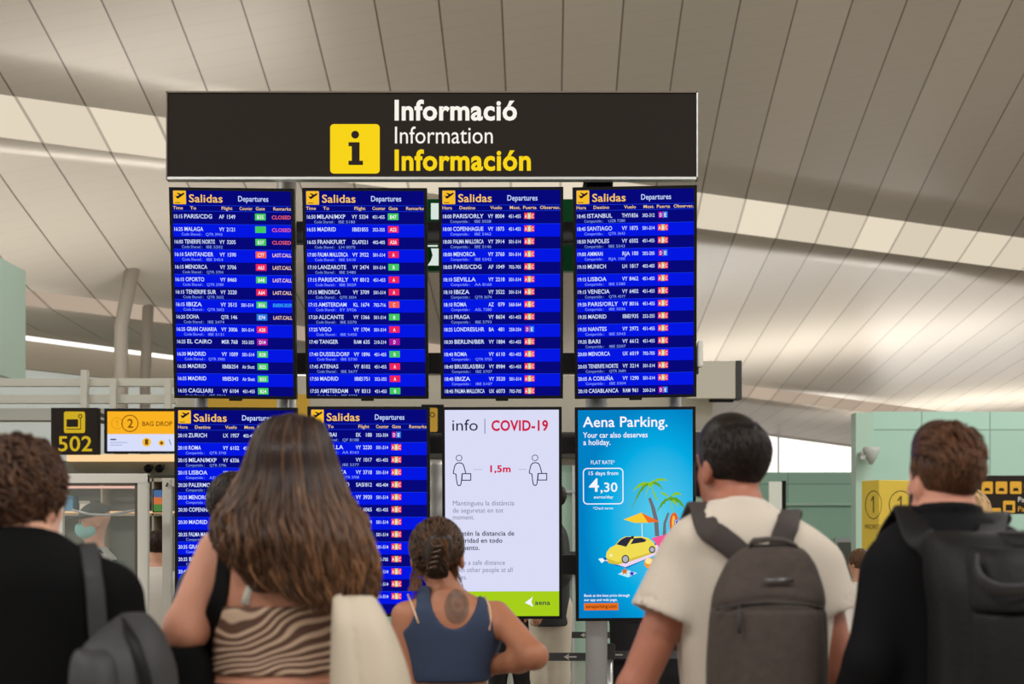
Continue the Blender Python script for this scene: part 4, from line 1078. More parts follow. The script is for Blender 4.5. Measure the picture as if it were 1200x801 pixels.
def strands(name, paths, m, parent, base=None):
    """paths: (points Nx3, radii N, tip 0..1 per point or float, tint). All locks of one head in ONE mesh; base = (V,Q) solid under them"""
    V = []; Q = []; Cc = []; off = 0; ns = 5
    ang = np.linspace(0, 2 * np.pi, ns, endpoint=False)
    if base is not None:
        V.append(base[0]); Q.append(base[1]); Cc.append(np.tile([base[2], .62, 0, 1], (len(base[0]), 1))); off = len(base[0])
    for P, R, tip, tint in paths:
        P = np.asarray(P, float); R = np.asarray(R, float); n = len(P)
        T = np.gradient(P, axis=0); T /= np.linalg.norm(T, axis=1)[:, None] + 1e-9
        ref = np.array([.31, .9, .29]); A_ = np.cross(T, ref); A_ /= np.linalg.norm(A_, axis=1)[:, None] + 1e-9; B_ = np.cross(T, A_)
        ring = P[:, None, :] + R[:, None, None] * (np.cos(ang)[None, :, None] * A_[:, None, :] + np.sin(ang)[None, :, None] * B_[:, None, :])
        V.append(ring.reshape(-1, 3))
        i = np.arange(n - 1)[:, None] * ns; k = np.arange(ns)[None, :]; k2 = (k + 1) % ns
        Q.append((off + np.stack([i + k, i + k2, i + k2 + ns, i + k + ns], -1)).reshape(-1, 4))
        tp = np.broadcast_to(np.asarray(tip, float), (n,)); c = np.zeros((n, 4)); c[:, 0] = tp; c[:, 1] = tint; c[:, 3] = 1
        Cc.append(np.repeat(c, ns, 0)); off += n * ns
    V = np.concatenate(V); Q = np.concatenate(Q); Cc = np.concatenate(Cc)
    o = np_mesh(name, V, Q, m, parent)
    a = o.data.color_attributes.new('strand', 'FLOAT_COLOR', 'POINT'); a.data.foreach_set('color', Cc.astype(np.float32).ravel())
    return o

# ------------------------------------------------------------------ people
def skin_mat(name, rgb, extra=None):
    m = mat(name, rgb, .48, noise=.10, nscale=9, bump=.08, bscale=120, spec=.35)
    b = m.node_tree.nodes['Principled BSDF']; b.inputs['Subsurface Weight'].default_value = .12
    b.inputs['Subsurface Radius'].default_value = (.02, .008, .004); b.inputs['Subsurface Scale'].default_value = .5
    return m

def rot(yaw, pitch, roll=0):
    return np.array(Euler((math.radians(pitch), math.radians(roll), math.radians(yaw)), 'XYZ').to_matrix())

class Person:
    """figure standing at depth d; its landmarks are given as pixel + depth offset and turned into metres"""
    def __init__(s, name, label, d, px, group=None, vox=.0075):
        s.d = d; s.X0 = W(px, 0, d).x; s.vox = vox; s.S = d / F
        s.root = empty(name, (s.X0, d, 0), label, 'person', group)
    def L(s, px, py, dy=0.0):
        w = W(px, py, s.d + dy); return np.array((w.x - s.X0, dy, w.z))
    def world(s, px, py, dy=0.0): return W(px, py, s.d + dy)
    def head_frame(s, c, yaw=0, pitch=0, roll=0, k=1.0):
        s.hc = np.array(c, float); s.R = rot(yaw, pitch, roll); s.hk = k
    def H(s, x, y, z): return s.hc + s.R @ (np.array((x, y, z)) * s.hk)
    def head(s, f):
        k = s.hk; R = s.R; e = lambda c, r, kk=.015, op='u': f.ell(s.H(*c), np.array(r) * k, kk, op, R)
        e((0, -.012, .035), (.074, .094, .082)); e((0, .032, -.040), (.060, .062, .072), .03); e((0, .066, -.088), (.026, .024, .020), .02)
        e((0, .05, .03), (.060, .045, .05), .02)
        f.cone(s.H(0, .094, .012), s.H(0, .114, -.018), .008 * k, .013 * k, .010)
        for sg in (-1, 1):
            e((sg * .014, .100, -.022), (.008, .010, .007), .006)
            e((sg * .030, .098, .014), (.013, .010, .008), .008, 's')
            e((sg * .030, .085, .030), (.022, .010, .006), .008)
            e((sg * .042, .066, -.022), (.018, .018, .016), .015)
            e((sg * .076, -.004, -.008), (.010, .022, .033), .006); e((sg * .084, .004, -.004), (.005, .010, .016), .004, 's')
        e((0, .098, -.050), (.022, .008, .006), .005); e((0, .098, -.060), (.018, .008, .006), .005); e((0, .108, -.0548), (.020, .006, .0018), .002, 's')
    def eyes(s):
        mw = mat('eye_white', (230, 226, 220), .25); mi = mat('iris', (60, 44, 34), .25)
        for sg in (-1, 1):
            b = MB(); bm = bmesh.new(); bmesh.ops.create_uvsphere(bm, u_segments=12, v_segments=8, radius=.0105 * s.hk); bm.verts.index_update()
            c = s.H(sg * .030, .0815, .014); b.add([Vector(c) + v.co for v in bm.verts], [[v.index for v in q.verts] for q in bm.faces], mw, True); bm.free()
            q = s.H(sg * .030, .0922, .013); b.tube([c, q], [.0056 * s.hk, .0050 * s.hk], mi, 10); b.build('eye', s.root)
    def hand(s, f, w, dirv, nrm, side, k=1.0, curl=.5):
        """palm + four fingers + thumb; w wrist, dirv along the hand, nrm out of the palm, side to the thumb"""
        w = np.array(w, float); dv = np.array(dirv, float); dv /= np.linalg.norm(dv); nv = np.array(nrm, float); nv -= dv * (nv @ dv); nv /= np.linalg.norm(nv)
        sv = np.cross(dv, nv) * side
        f.cone(w, w + dv * .03 * k, .027 * k, .026 * k, .015)
        for o in (-.026, -.009, .009, .026): f.cone(w + dv * .02 * k + sv * o * .7 * k, w + dv * .088 * k + sv * o * k, .014 * k, .0125 * k, .010)
        for o, ln in ((.028, .068), (.0095, .078), (-.0095, .072), (-.028, .056)):
            p = w + dv * .088 * k + sv * o * k; a = curl * .5; L_ = ln * k; r = .0092 * k
            for j, fr in enumerate((.45, .31, .24)):
                dd = dv * math.cos(a) + nv * math.sin(a); q = p + dd * L_ * fr; f.cone(p, q, r, r * .9, .004); p = q; a += curl * .75; r *= .9
        p = w + dv * .022 * k + sv * .026 * k; q = p + (dv * .55 + sv * .65 + nv * .45) * .046 * k; f.cone(p, q, .0135 * k, .0115 * k, .010)
        q2 = q + (dv * .85 + sv * .15 + nv * .4) * .034 * k; f.cone(q, q2, .011 * k, .0095 * k, .005); q3 = q2 + (dv * .9 - sv * .05 + nv * .4) * .024 * k; f.cone(q2, q3, .0095 * k, .008 * k, .004)
    def bounds(s, pts, pad): 
        P = np.array(pts); return P.min(0) - pad, P.max(0) + pad
    def setup(s, torso, arms, hips, hip_r=(.165, .115), legs=True, k=1.0):
        """torso rows in local (z,cx,cy,rx,ry) for the upper body; arms list of dict(sh,el,wr,r,hand); hips local centre (x,y,z)"""
        s.torso = sorted(torso); s.arms = arms; s.hips = np.array(hips, float)
        hx, hy, hz = s.hips; rx, ry = hip_r
        s.low = [(hz - .16, hx, hy, rx * .94, ry * .92), (hz - .06, hx, hy + .0, rx, ry * 1.06), (hz + .06, hx, hy, rx * .97, ry)]
        s.rows = sorted(s.low + [r for r in s.torso if r[0] > hz + .12])
        s.leg = []
        for sg in (-1, 1):
            s.leg.append([np.array((hx + sg * rx * .50, hy, hz - .10)), np.array((hx + sg * rx * .55, hy + .015, hz * .50)), np.array((hx + sg * rx * .60, hy - .02, .075)), np.array((hx + sg * rx * .72, hy + .15, .035))])
    def body(s, m, neck=None, nr=.055, legs=True):
        pts = [s.H(0, 0, .16), s.H(.1, .12, 0), s.H(-.1, -.12, 0), (s.hips[0], s.hips[1], 0.0)] + [p for a in s.arms for p in (a['sh'], a['el'], a['wr'])] + [(r[1] + sg * r[3], r[2] + q * r[4], r[0]) for r in s.rows for sg in (-1, 1) for q in (-1, 1)] + [p for l in s.leg for p in l]
        for a in s.arms: pts.append(np.array(a['wr']) + np.array(a.get('hd', (0, 0, -1))) * .2)
        lo, hi = s.bounds(pts, .06)
        f = SDF(lo, hi, s.vox); s.box = (lo, hi)
        f.loft(s.rows, .03)
        for l in s.leg: f.chain(l[:3], (.085, .055, .036), .03); f.cone(l[2] - (0, 0, .03), l[3], .034, .028, .02)
        nb = np.array(neck if neck is not None else (s.torso[-1][1], s.torso[-1][2], s.torso[-1][0]))
        f.cone(nb, s.H(0, -.020, -.03), nr * 1.08, nr, .035)
        s.head(f)
        for a in s.arms:
            r = a.get('r', (.056, .043, .028))
            f.cone(a['sh'], a['el'], r[0], r[1], .03); mid = np.array(a['el']) * .65 + np.array(a['wr']) * .35
            f.cone(a['el'], mid, r[1], r[1] * .98, .02); f.cone(mid, a['wr'], r[1] * .98, r[2], .02)
            s.hand(f, a['wr'], a.get('hd', np.array(a['wr']) - np.array(a['el'])), a.get('hn', (0, 1, 0)), a.get('ts', 1), a.get('hk', 1.0), a.get('curl', .5))
        o = bake(f, 'body', m, s.root, 1); s.eyes(); return o
    def garment(s, name, m, grow, zlo, zhi=None, sleeve=None, neck=None, fold=None, slr=None, legs=False, cut=(), rows=None, k=.03, extra=None, e=2.3, it=2, loose=0.):
        """a garment over the same volumes; sleeve = fraction of the arm it covers (1 elbow, 2 wrist)"""
        lo, hi = s.box; f = SDF(lo, hi, s.vox)
        R = rows or s.rows
        f.loft(R, k, grow=grow, zlo=zlo, zhi=zhi, e=e); hems = []
        if sleeve:
            for a in s.arms:
                r = np.array(a.get('r', (.056, .043, .028))) + grow + (slr or 0)
                A, E, Wr = (np.array(a[q], float) for q in ('sh', 'el', 'wr'))
                if sleeve <= 1:
                    end = A + (E - A) * sleeve; d = (E - A) / np.linalg.norm(E - A); rr = r[0] + loose
                    g = SDF(lo, hi, s.vox); g.cone(A, end + (E - A) * .12, r[0], rr, .001)
                    if fold: g.displace(fold)
                    sl = g.region(end - .2, end + .2); X, Y, Z = g.grids(sl)      # flat hem, hollow inside
                    t = (X - end[0]) * d[0] + (Y - end[1]) * d[1] + (Z - end[2]) * d[2]
                    q = np.sqrt(np.maximum((X - end[0]) ** 2 + (Y - end[1]) ** 2 + (Z - end[2]) ** 2 - t * t, 0))
                    c_ = np.maximum(t, np.minimum(rr - .014 - q, t + .03)); g.D[sl] = np.maximum(g.D[sl], c_.astype(np.float32)); hems.append(g)
                else:
                    f.cone(A, E, r[0], r[1] + .006, .03); end = E + (Wr - E) * (sleeve - 1); f.cone(E, end, r[1] + .006, r[2] + .008, .02)
        if legs:
            for l in s.leg: f.chain([l[0], l[1], l[2] + (0, 0, .03)], (.095, .072, .062), .03)
        if extra: extra(f)
        if fold: f.displace(fold)
        for g in hems: f.D = smin(f.D, g.D, .022)
        if neck is not None: f.ell(neck[0], neck[1], .006, 's')
        for p, n in cut: f.plane(p, n)
        return bake(f, name, m, s.root, it)
    def trousers(s, m, top=None, name='trousers'):
        t = s.hips[2] + .09 if top is None else top
        lo, hi = s.box; f = SDF((lo[0], lo[1], 0), (hi[0], hi[1], t + .05), max(s.vox, .011))
        f.loft(s.rows, .03, grow=.012, zhi=t)
        for l in s.leg: f.chain([l[0], l[1], l[2] + (0, 0, .0)], (.095, .070, .060), .03)
        f.plane((0, 0, .045), (0, 0, -1))
        return bake(f, name, m, s.root, 2)
    def shoes(s, m):
        for l in s.leg:
            c = l[2]; f = SDF(c + (-.08, -.12, -.085), c + (.08, .26, .07), .01)
            f.cone((c[0], c[1] - .02, .045), (l[3][0], l[3][1] + .02, .038), .045, .04, .02); f.cone((c[0], c[1], .06), (c[0], c[1], .11), .048, .05, .02)
            f.plane((0, 0, .001), (0, 0, -1)); bake(f, 'shoe', m, s.root, 1)

def scalp_locks(p, n, seed, length, rad, lift, flow, region, tip=0.0, curl=0., grow=.012, jit=.5):
    """short locks over the skull. region(dir) -> bool on the unit direction in the head frame; flow(dir) -> direction the hair lies in"""
    r = random.Random(seed); out = []; tries = 0
    sc = np.array((.074, .094, .082)); c0 = np.array((0, -.012, .035))
    while len(out) < n and tries < n * 20:
        tries += 1
        v = np.array([r.gauss(0, 1) for _ in range(3)]); v /= np.linalg.norm(v)
        if not region(v): continue
        g = (grow(v) if callable(grow) else grow); ln = (length(v) if callable(length) else length) * r.uniform(.7, 1.25)
        P = []; q = c0 + v * (sc + g * .6); d = np.array(flow(v), float)
        d += np.array([r.gauss(0, .25 * jit) for _ in range(3)]); ph = r.uniform(0, 6.28); lf = (lift(v) if callable(lift) else lift) * r.uniform(.3, 1.4)
        steps = 7
        for j in range(steps):
            P.append(p.H(*q))
            nn = (q - c0) / (sc ** 2); nn /= np.linalg.norm(nn)
            dd = d - nn * (d @ nn); dd /= np.linalg.norm(dd) + 1e-6
            sd = np.cross(nn, dd)
            q = q + (dd + nn * lf * (1 - j * .16) + (sd * math.sin(ph + j * 1.3) + nn * math.cos(ph + j * 1.3)) * curl) * ln / steps
            # stay outside the skull
            e = (q - c0) / (sc + g * .5); L_ = np.linalg.norm(e)
            if L_ < 1: q = c0 + (q - c0) / L_
        R = rad * p.hk * r.uniform(.75, 1.25) * np.array((.7, 1, 1, .95, .85, .65, .3))
        out.append((P, R, tip * np.linspace(0, 1, steps) * r.uniform(.4, 1.2), r.uniform(.6, 1.25)))
    return out
def hair_cap(p, grow, cuts, ell=(.074, .094, .082), vox=.0045, extra=None, disp=None):
    """solid hair volume under the locks, in the head frame; cuts = (point, normal) removed sides"""
    f = SDF((-.13, -.16, -.16), (.13, .16, .19), vox)
    f.ell((0, -.012, .035), np.array(ell) + grow, .01)
    if extra: extra(f)
    if disp: f.displace(disp)
    for c, nrm in cuts: f.plane(c, nrm, .008)
    V, Q = f.mesh(); V = relax(V, Q, 1)
    return p.hc + (V * p.hk) @ p.R.T, Q
# ------------------------------------------------------------------ the people in the queue
SKIN_A = skin_mat('skin_light', (214, 160, 134)); SKIN_B = skin_mat('skin_warm', (200, 140, 114)); SKIN_E = skin_mat('skin_tanned', (166, 106, 84))
def row(p, py, pl, pr, ry, cy=0.0):
    a = p.L(pl, py, cy); b = p.L(pr, py, cy)
    return (a[2], (a[0] + b[0]) / 2, cy, (b[0] - a[0]) / 2, ry)
def rowc(z, cx, cy, rx, ry): return (z, cx, cy, rx, ry)
def back_y(p, x, z, grow=0.0, e=2.3):
    T = catmull(p.rows, 6); T = T[np.argsort(T[:, 0])]
    cx, cy, rx, ry = [float(np.interp(z, T[:, 0], T[:, i])) for i in range(1, 5)]
    t = min(1.0, abs(x - cx) / (rx + grow))
    return cy - (ry + grow) * (1 - t ** e) ** (1 / e)
from mathutils.bvhtree import BVHTree
def make_bvh(p, objs):
    vs = []; fs = []
    for o in objs:
        k = len(vs); vs += [v.co.copy() for v in o.data.vertices]; fs += [[k + i for i in q.vertices] for q in o.data.polygons]
    p.bvh = BVHTree.FromPolygons(vs, fs)
def on_surf(p, px, py, off):
    o = Vector((0, 0, HC)) - p.root.location; t = Vector(p.L(px, py, 0)); d = (t - o).normalized()
    h = p.bvh.ray_cast(o, d)
    if h[0] is None: return t, Vector((0, -1, 0))
    n = h[1] if h[1].y < 0 else -h[1]
    return h[0] + n * off, n
def on_top(p, px, py, dy, off):
    q = p.L(px, py, dy); h = p.bvh.ray_cast(Vector((q[0], dy, q[2] + .25)), Vector((0, 0, -1)))
    if h[0] is None or h[0].z < q[2] - .12: return Vector(q), Vector((0, 0, 1))
    return h[0] + Vector((0, 0, off)), Vector((0, 0, 1))
def on_front(p, px, py, off):
    q = p.L(px, py, 0); h = p.bvh.ray_cast(Vector((q[0], .6, q[2])), Vector((0, -1, 0)))
    if h[0] is None: return Vector(q), Vector((0, 1, 0))
    return h[0] + Vector((0, off, 0)), Vector((0, 1, 0))
def on_back(p, px, py, grow=0.0, off=0.0):
    if hasattr(p, 'bvh'): return np.array(on_surf(p, px, py, off + .003)[0])
    q = p.L(px, py, -.1); return np.array((q[0], back_y(p, q[0], q[2], grow) - off, q[2]))
def ring_extra(pts, r):
    def fn(f):
        for i in range(len(pts)): f.cone(pts[i], pts[(i + 1) % len(pts)], r, r, .006)
    return fn
def neck_ring(c, rx, ry, tilt, n=20):
    return [np.array((c[0] + rx * math.cos(2 * math.pi * i / n), c[1] + ry * math.sin(2 * math.pi * i / n), c[2] - tilt * math.sin(2 * math.pi * i / n))) for i in range(n)]
def soft_bag(root_loc, rows, m, name, parent, grow=0, e=3.2, vox=.006, it=2, disp=None, extra=None, zlo=None, zhi=None, rnd=.0):
    f = SDF([min(r[1] - r[3] for r in rows) - .07, min(r[2] - r[4] for r in rows) - .09, min(r[0] for r in rows) - .05],
            [max(r[1] + r[3] for r in rows) + .07, max(r[2] + r[4] for r in rows) + .07, max(r[0] for r in rows) + .06], vox)
    f.loft(rows, .012, grow=grow, e=e, zlo=zlo, zhi=zhi)
    if extra: extra(f)
    if disp: f.displace(disp)
    return bake(f, name, m, parent, it)

M_jean = mat('dark_denim', (38, 42, 56), .8, bump=.1, bscale=200); M_blackcloth = mat('black_cloth', (10, 10, 11), .9, noise=.25, nscale=6, bump=.12, bscale=180, spec=.12)
M_shoe = mat('shoe_rubber', (40, 38, 38), .6)

# ---- man in the beige T-shirt
p = Person('person', 'man in a pale beige T-shirt with a dark taupe backpack, seen from behind', 3.42, 870)
p.head_frame(p.L(857, 550, .03), yaw=26, pitch=4, k=.98)
rows = [row(p, 586, 838, 888, .056, .0), row(p, 598, 822, 906, .072), row(p, 612, 800, 936, .09), row(p, 630, 788, 960, .104), row(p, 655, 786, 974, .118, .01), row(p, 705, 797, 972, .128, .015),
        row(p, 760, 802, 966, .13, .02), row(p, 830, 806, 962, .122, .02)]
A1 = dict(sh=p.L(806, 664, .01), el=p.L(744, 806, -.02), wr=p.L(706, 915, .08), r=(.056, .043, .030), hn=(1, .2, 0), ts=1)
A2 = dict(sh=p.L(952, 668, .01), el=p.L(984, 792, -.01), wr=p.L(970, 905, .12), r=(.056, .043, .030), hn=(-1, .2, 0), ts=-1)
p.setup(rows, [A1, A2], (p.L(880, 0, 0)[0], .01, .98), (.172, .118))
p.body(SKIN_E, nr=.053)
M_tee = mat('beige_jersey', (202, 191, 177), .9, noise=.05, nscale=5, bump=.12, bscale=220, spec=.2, sheen=.1)
nk = p.L(862, 589, 0)
g_ = p.garment('t_shirt', M_tee, .014, .93, p.L(0, 585)[2], sleeve=.43, slr=.012, loose=.010, fold=folds(3, .0085, 18, 10, 7), extra=ring_extra(neck_ring(nk + (0, .0, -.012), .058, .060, .018), .010)); make_bvh(p, [g_])
p.trousers(M_jean); p.shoes(M_shoe)
HM = hair_material('near_black_brown_hair', (26, 18, 15), (46, 32, 26))
reg = lambda v: not (v[1] > .30 and v[2] < .50) and v[2] > -.72 and not (v[2] < -.35 and abs(v[0]) > .95 + v[2] * .6) and not (abs(v[0]) > .6 and v[1] > .05 and v[2] < -.2)
flow = lambda v: np.array((v[0] * .2, .8 if v[2] > .75 else -.5, .15 if v[2] > .75 else -1.0))
NAPE = [((0, .055, .0), (0, .85, -.55)), ((0, 0, -.074), (0, .2, -1)), ((.052, 0, -.06), (.75, 0, -.65)), ((-.052, 0, -.06), (-.75, 0, -.65))]
cap = hair_cap(p, .006, NAPE, extra=lambda f: f.ell((0, .01, .072), (.067, .086, .069), .03))
lk = scalp_locks(p, 2200, 11, .030, .0022, .06, flow, reg, tip=.5, grow=lambda v: .007 + .018 * max(0, v[2]), jit=.35)
strands('hair', lk, HM, p.root, (cap[0], cap[1], .1))
# dark face mask edge on his turned cheek
b = MB(); mp_ = [p.H(sg * x, y, z) for sg, x, y, z in ((1, .062, .060, -.02), (1, .03, .115, -.03), (1, 0, .128, -.035), (-1, .03, .115, -.03), (-1, .062, .060, -.02))]
b.ribbon(mp_, tuple(p.R @ np.array((0, .15, 1))), .085 * p.hk, .004, mat('black_mask', (22, 22, 26), .8)); b.build('face_mask', p.root)
PE = p
# his backpack
bd = 3.17; M_pack = mat('taupe_canvas', (66, 56, 51), .9, noise=.35, nscale=45, bump=.2, bscale=260); M_packd = mat('dark_taupe_webbing', (58, 50, 47), .8, noise=.15, nscale=60, bump=.15, bscale=300)
r = empty('backpack', W(899, 890, bd), 'dark taupe rounded backpack worn over the beige T-shirt', 'backpack'); BO = r.location
def bl(px, py, dy=0.0): w = W(px, py, bd + dy) - BO; return np.array((w.x, w.y, w.z))
def brow(py, pl, pr, ry, cy=0.0): a = bl(pl, py, cy); b_ = bl(pr, py, cy); return (a[2], (a[0] + b_[0]) / 2, cy, (b_[0] - a[0]) / 2, ry)
br_ = [brow(638, 884, 930, .035, .03), brow(644, 868, 942, .05, .025), brow(655, 855, 951, .062, .02), brow(670, 846, 958, .07, .015), brow(700, 835, 966, .078), brow(758, 830, 969, .084), brow(810, 829, 968, .086), brow(870, 832, 965, .082), brow(884, 842, 955, .07), brow(890, 855, 944, .05)]
def grooves(f):
    z1 = bl(0, 704)[2]
    X, Y, Z = f.grids((slice(None),) * 3)
    zl = z1 + .02 * np.cos((X + .0) * 14) - .012
    f.D = f.D + (.006 * np.exp(-((Z - zl) / .005) ** 2) * (Y < .02)).astype(np.float32)
soft_bag(BO, br_, M_pack, 'bag_body', r, disp=folds(8, .003, 20, 14), extra=grooves, e=3.0)
fp = [brow(712, 842, 959, .083, -.006), brow(718, 838, 962, .09, -.006), brow(760, 836, 964, .098, -.006), brow(815, 836, 963, .1, -.006), brow(862, 839, 960, .094, -.006), brow(872, 845, 954, .08, -.006)]
soft_bag(BO, fp, M_pack, 'front_pocket', r, disp=folds(5, .003, 24, 10), e=3.2)
b = MB(); b.ribbon([bl(878, 642, .02), bl(882, 634, .0), bl(900, 631.5, -.01), bl(918, 632.5, -.005), bl(930, 637, .0), bl(936, 644, .02)], (0, 1, .2), .026, .008, M_packd); b.build('handle', r)
b = MB()
zz = [bl(px, py, -.081 + .02 * abs(px - 900) ** 2 / 4900) for px, py in ((838, 714), (850, 711), (870, 707.5), (900, 705.5), (930, 706.5), (950, 709), (964, 712))]
b.tube(zz, .0028, mat('zip_tape', (40, 35, 33), .5), 8); b.build('zip', r)
b = MB(); b.tube([bl(866, 709, -.092), bl(866, 716, -.100), bl(866.5, 730, -.106), bl(866, 742, -.108)], [.002, .004, .0045, .0035], mat('zip_cord', (44, 40, 40), .6), 8); b.build('zip_pull', r)
b = MB(); b.ribbon([bl(896, 680.5, -.0755), bl(912, 679.5, -.0765), bl(930, 679.5, -.076)], (0, .2, 1), .009, .003, mat('metal_badge', (92, 90, 90), .35, .7)); b.build('badge', r)
def strap(p, back, top, front, w, name='shoulder_strap', m=None, th=.010):
    off = th * .5 + .002
    N = [on_surf(p, px, py, off) for px, py in back] + [on_top(p, px, py, dy, off) for px, py, dy in top] + [on_front(p, px, py, off) for px, py in front]
    dl = p.root.location - r.location
    T = catmull(np.array([tuple(q + dl) for q, n in N]), 4); Nn = catmull(np.array([tuple(n) for q, n in N]), 4)
    T = [Vector(q) for q in T]; sd = []
    for i in range(len(T)):
        t = (T[min(i + 1, len(T) - 1)] - T[max(i - 1, 0)]).normalized(); c = t.cross(Vector(Nn[i]))
        sd.append(c.normalized() if c.length > 1e-6 else Vector((1, 0, 0)))
    b = MB(); b.ribbon(T, sd, w, th, m or M_packd); return b.build(name, r)
strap(PE, [(884, 668), (873, 655), (859, 641), (843, 629), (830, 620)], [(821, 612, -.02), (816, 608, .03)], [(812, 625), (812, 660), (818, 710)], .056)
strap(PE, [(908, 660), (912, 645), (917, 628), (922, 615)], [(925, 606, -.02), (927, 604, .03)], [(928, 625), (925, 660), (920, 710)], .054)

# ---- man in the black jacket
p = Person('person', 'bearded man in a black jacket with a big black backpack, seen from behind', 3.0, 1112)
p.head_frame(p.L(1106, 566, .02), yaw=15, pitch=6, k=.86)
rows = [row(p, 601, 1078, 1138, .060), row(p, 612, 1058, 1164, .078), row(p, 628, 1040, 1190, .098), row(p, 650, 1028, 1206, .112), row(p, 690, 1024, 1218, .125, .01), row(p, 740, 1024, 1212, .13, .02), row(p, 810, 1028, 1206, .125, .02)]
A1 = dict(sh=p.L(1046, 676, .01), el=p.L(1027, 775, -.03), wr=p.L(984, 878, .06), r=(.054, .043, .030), hn=(1, .2, 0))
A2 = dict(sh=p.L(1192, 672, .01), el=p.L(1222, 790, -.03), wr=p.L(1226, 905, .05), r=(.058, .045, .030), hn=(-1, .2, 0), ts=-1)
p.setup(rows, [A1, A2], (p.L(1112, 0)[0], .01, .98), (.172, .118))
p.body(skin_mat('skin_rosy', (208, 146, 122)), nr=.055)
M_jkt = mat('black_softshell', (9, 9, 12), .8, noise=.2, nscale=8, bump=.1, bscale=160, spec=.15)
g_ = p.garment('jacket', M_jkt, .016, .90, p.L(0, 601)[2], sleeve=1.95, fold=folds(4, .006, 14, 8, 6), extra=ring_extra(neck_ring(p.L(1107, 601, 0), .066, .066, .012), .013)); make_bvh(p, [g_])
p.trousers(M_jean); p.shoes(M_shoe)
HM = hair_material('chestnut_hair', (58, 36, 25), (118, 78, 52))
reg = lambda v: not (v[1] > .38 and v[2] < .45) and v[2] > -.70 and not (abs(v[0]) > .6 and v[1] > .05 and v[2] < -.2)
def flow(v):
    if v[2] > .35: return np.array((-.25 + v[0] * .3, -.9, -.2 if v[1] < -.2 else .35))
    return np.array((-.15, -.35, -1.0))
cap = hair_cap(p, .006, NAPE, extra=lambda f: (f.ell((0, .025, .080), (.062, .078, .066), .03), f.ell((.0, .030, .104), (.052, .062, .048), .03)))
lk = scalp_locks(p, 2200, 21, lambda v: .034 + .03 * max(0, v[2]), .0024, lambda v: .04 + .22 * max(0, v[2]), flow, reg, tip=.9, grow=lambda v: .007 + .040 * max(0, v[2]) ** 1.3, jit=.35)
strands('hair', lk, HM, p.root, (cap[0], cap[1], .15))
f = SDF((-.1, -.05, -.16), (.1, .15, .06), .005)
f.ell((0, .030, -.048), (.066, .070, .072), .01); f.ell((0, .068, -.09), (.034, .034, .028), .02); f.plane((0, .0, -.028), (0, -.35, 1)); f.plane((0, .012, -.03), (0, -1, .1))
f.ell((0, .115, -.05), (.024, .03, .012), .006, 's')
V, Q = f.mesh(); V = relax(V, Q, 2); np_mesh('beard', p.hc + (V * p.hk) @ p.R.T, Q, mat('beard_brown', (58, 38, 28), .8, noise=.3, nscale=200, bump=.6, bscale=400), p.root)
PF = p
bd = 2.79; M_pk = mat('black_nylon', (13, 13, 14), .55, noise=.2, nscale=30, bump=.15, bscale=90, spec=.25)
r = empty('backpack', W(1172, 900, bd), 'large black backpack with a top flap and grab loop on the black jacket', 'backpack'); BO = r.location
br_ = [brow(622, 1096, 1240, .05, .05), brow(630, 1088, 1250, .08, .04), brow(645, 1086, 1254, .10, .03), brow(680, 1088, 1256, .115, .01), brow(716, 1092, 1256, .12), brow(780, 1094, 1256, .125), brow(850, 1094, 1254, .125), brow(890, 1100, 1250, .11), brow(900, 1110, 1240, .09)]
soft_bag(BO, br_, M_pk, 'bag_body', r, disp=folds(9, .007, 13, 12, 6), e=2.8)
fp = [brow(714, 1118, 1246, .135, -.012), brow(719, 1116, 1248, .142, -.014), brow(770, 1116, 1248, .150, -.014), brow(840, 1118, 1246, .148, -.014), brow(880, 1122, 1242, .13, -.012)]
soft_bag(BO, fp, M_pk, 'front_pocket', r, disp=folds(15, .006, 18, 10, 5), e=3.2)
fl = [brow(640, 1124, 1240, .112, -.002), brow(655, 1118, 1248, .128, -.006), brow(690, 1116, 1250, .143, -.012), brow(708, 1117, 1249, .150, -.014), brow(713, 1118, 1248, .148, -.014)]
soft_bag(BO, fl, M_pk, 'top_flap', r, disp=folds(25, .005, 22, 10, 5), e=3.0)
rl = [brow(621, 1168, 1250, .05, .0), brow(626, 1162, 1256, .07, .0), brow(640, 1164, 1256, .075, -.01), brow(652, 1172, 1250, .06, -.01)]
soft_bag(BO, rl, M_pk, 'rolled_top', r, disp=folds(35, .008, 20, 20, 5), e=2.2)
b = MB(); hp = catmull(np.array([bl(1144, 655, -.115), bl(1144, 668, -.145), bl(1152, 682, -.165), bl(1168, 690, -.172), bl(1190, 691, -.175), bl(1212, 688, -.172), bl(1226, 676, -.16), bl(1230, 660, -.13)]), 5)
b.ribbon([Vector(q) for q in hp], (0, -.6, 1), .026, .007, mat('black_webbing', (34, 34, 36), .5)); b.build('grab_loop', r)
strap(PF, [(1100, 652), (1088, 638), (1076, 627)], [(1066, 617, -.02), (1062, 614, .03)], [(1058, 632), (1058, 670), (1062, 730)], .06, m=M_pk)
strap(PF, [(1150, 640), (1158, 630)], [(1164, 619, -.02), (1168, 615, .03)], [(1172, 632), (1172, 670), (1168, 730)], .06, m=M_pk)

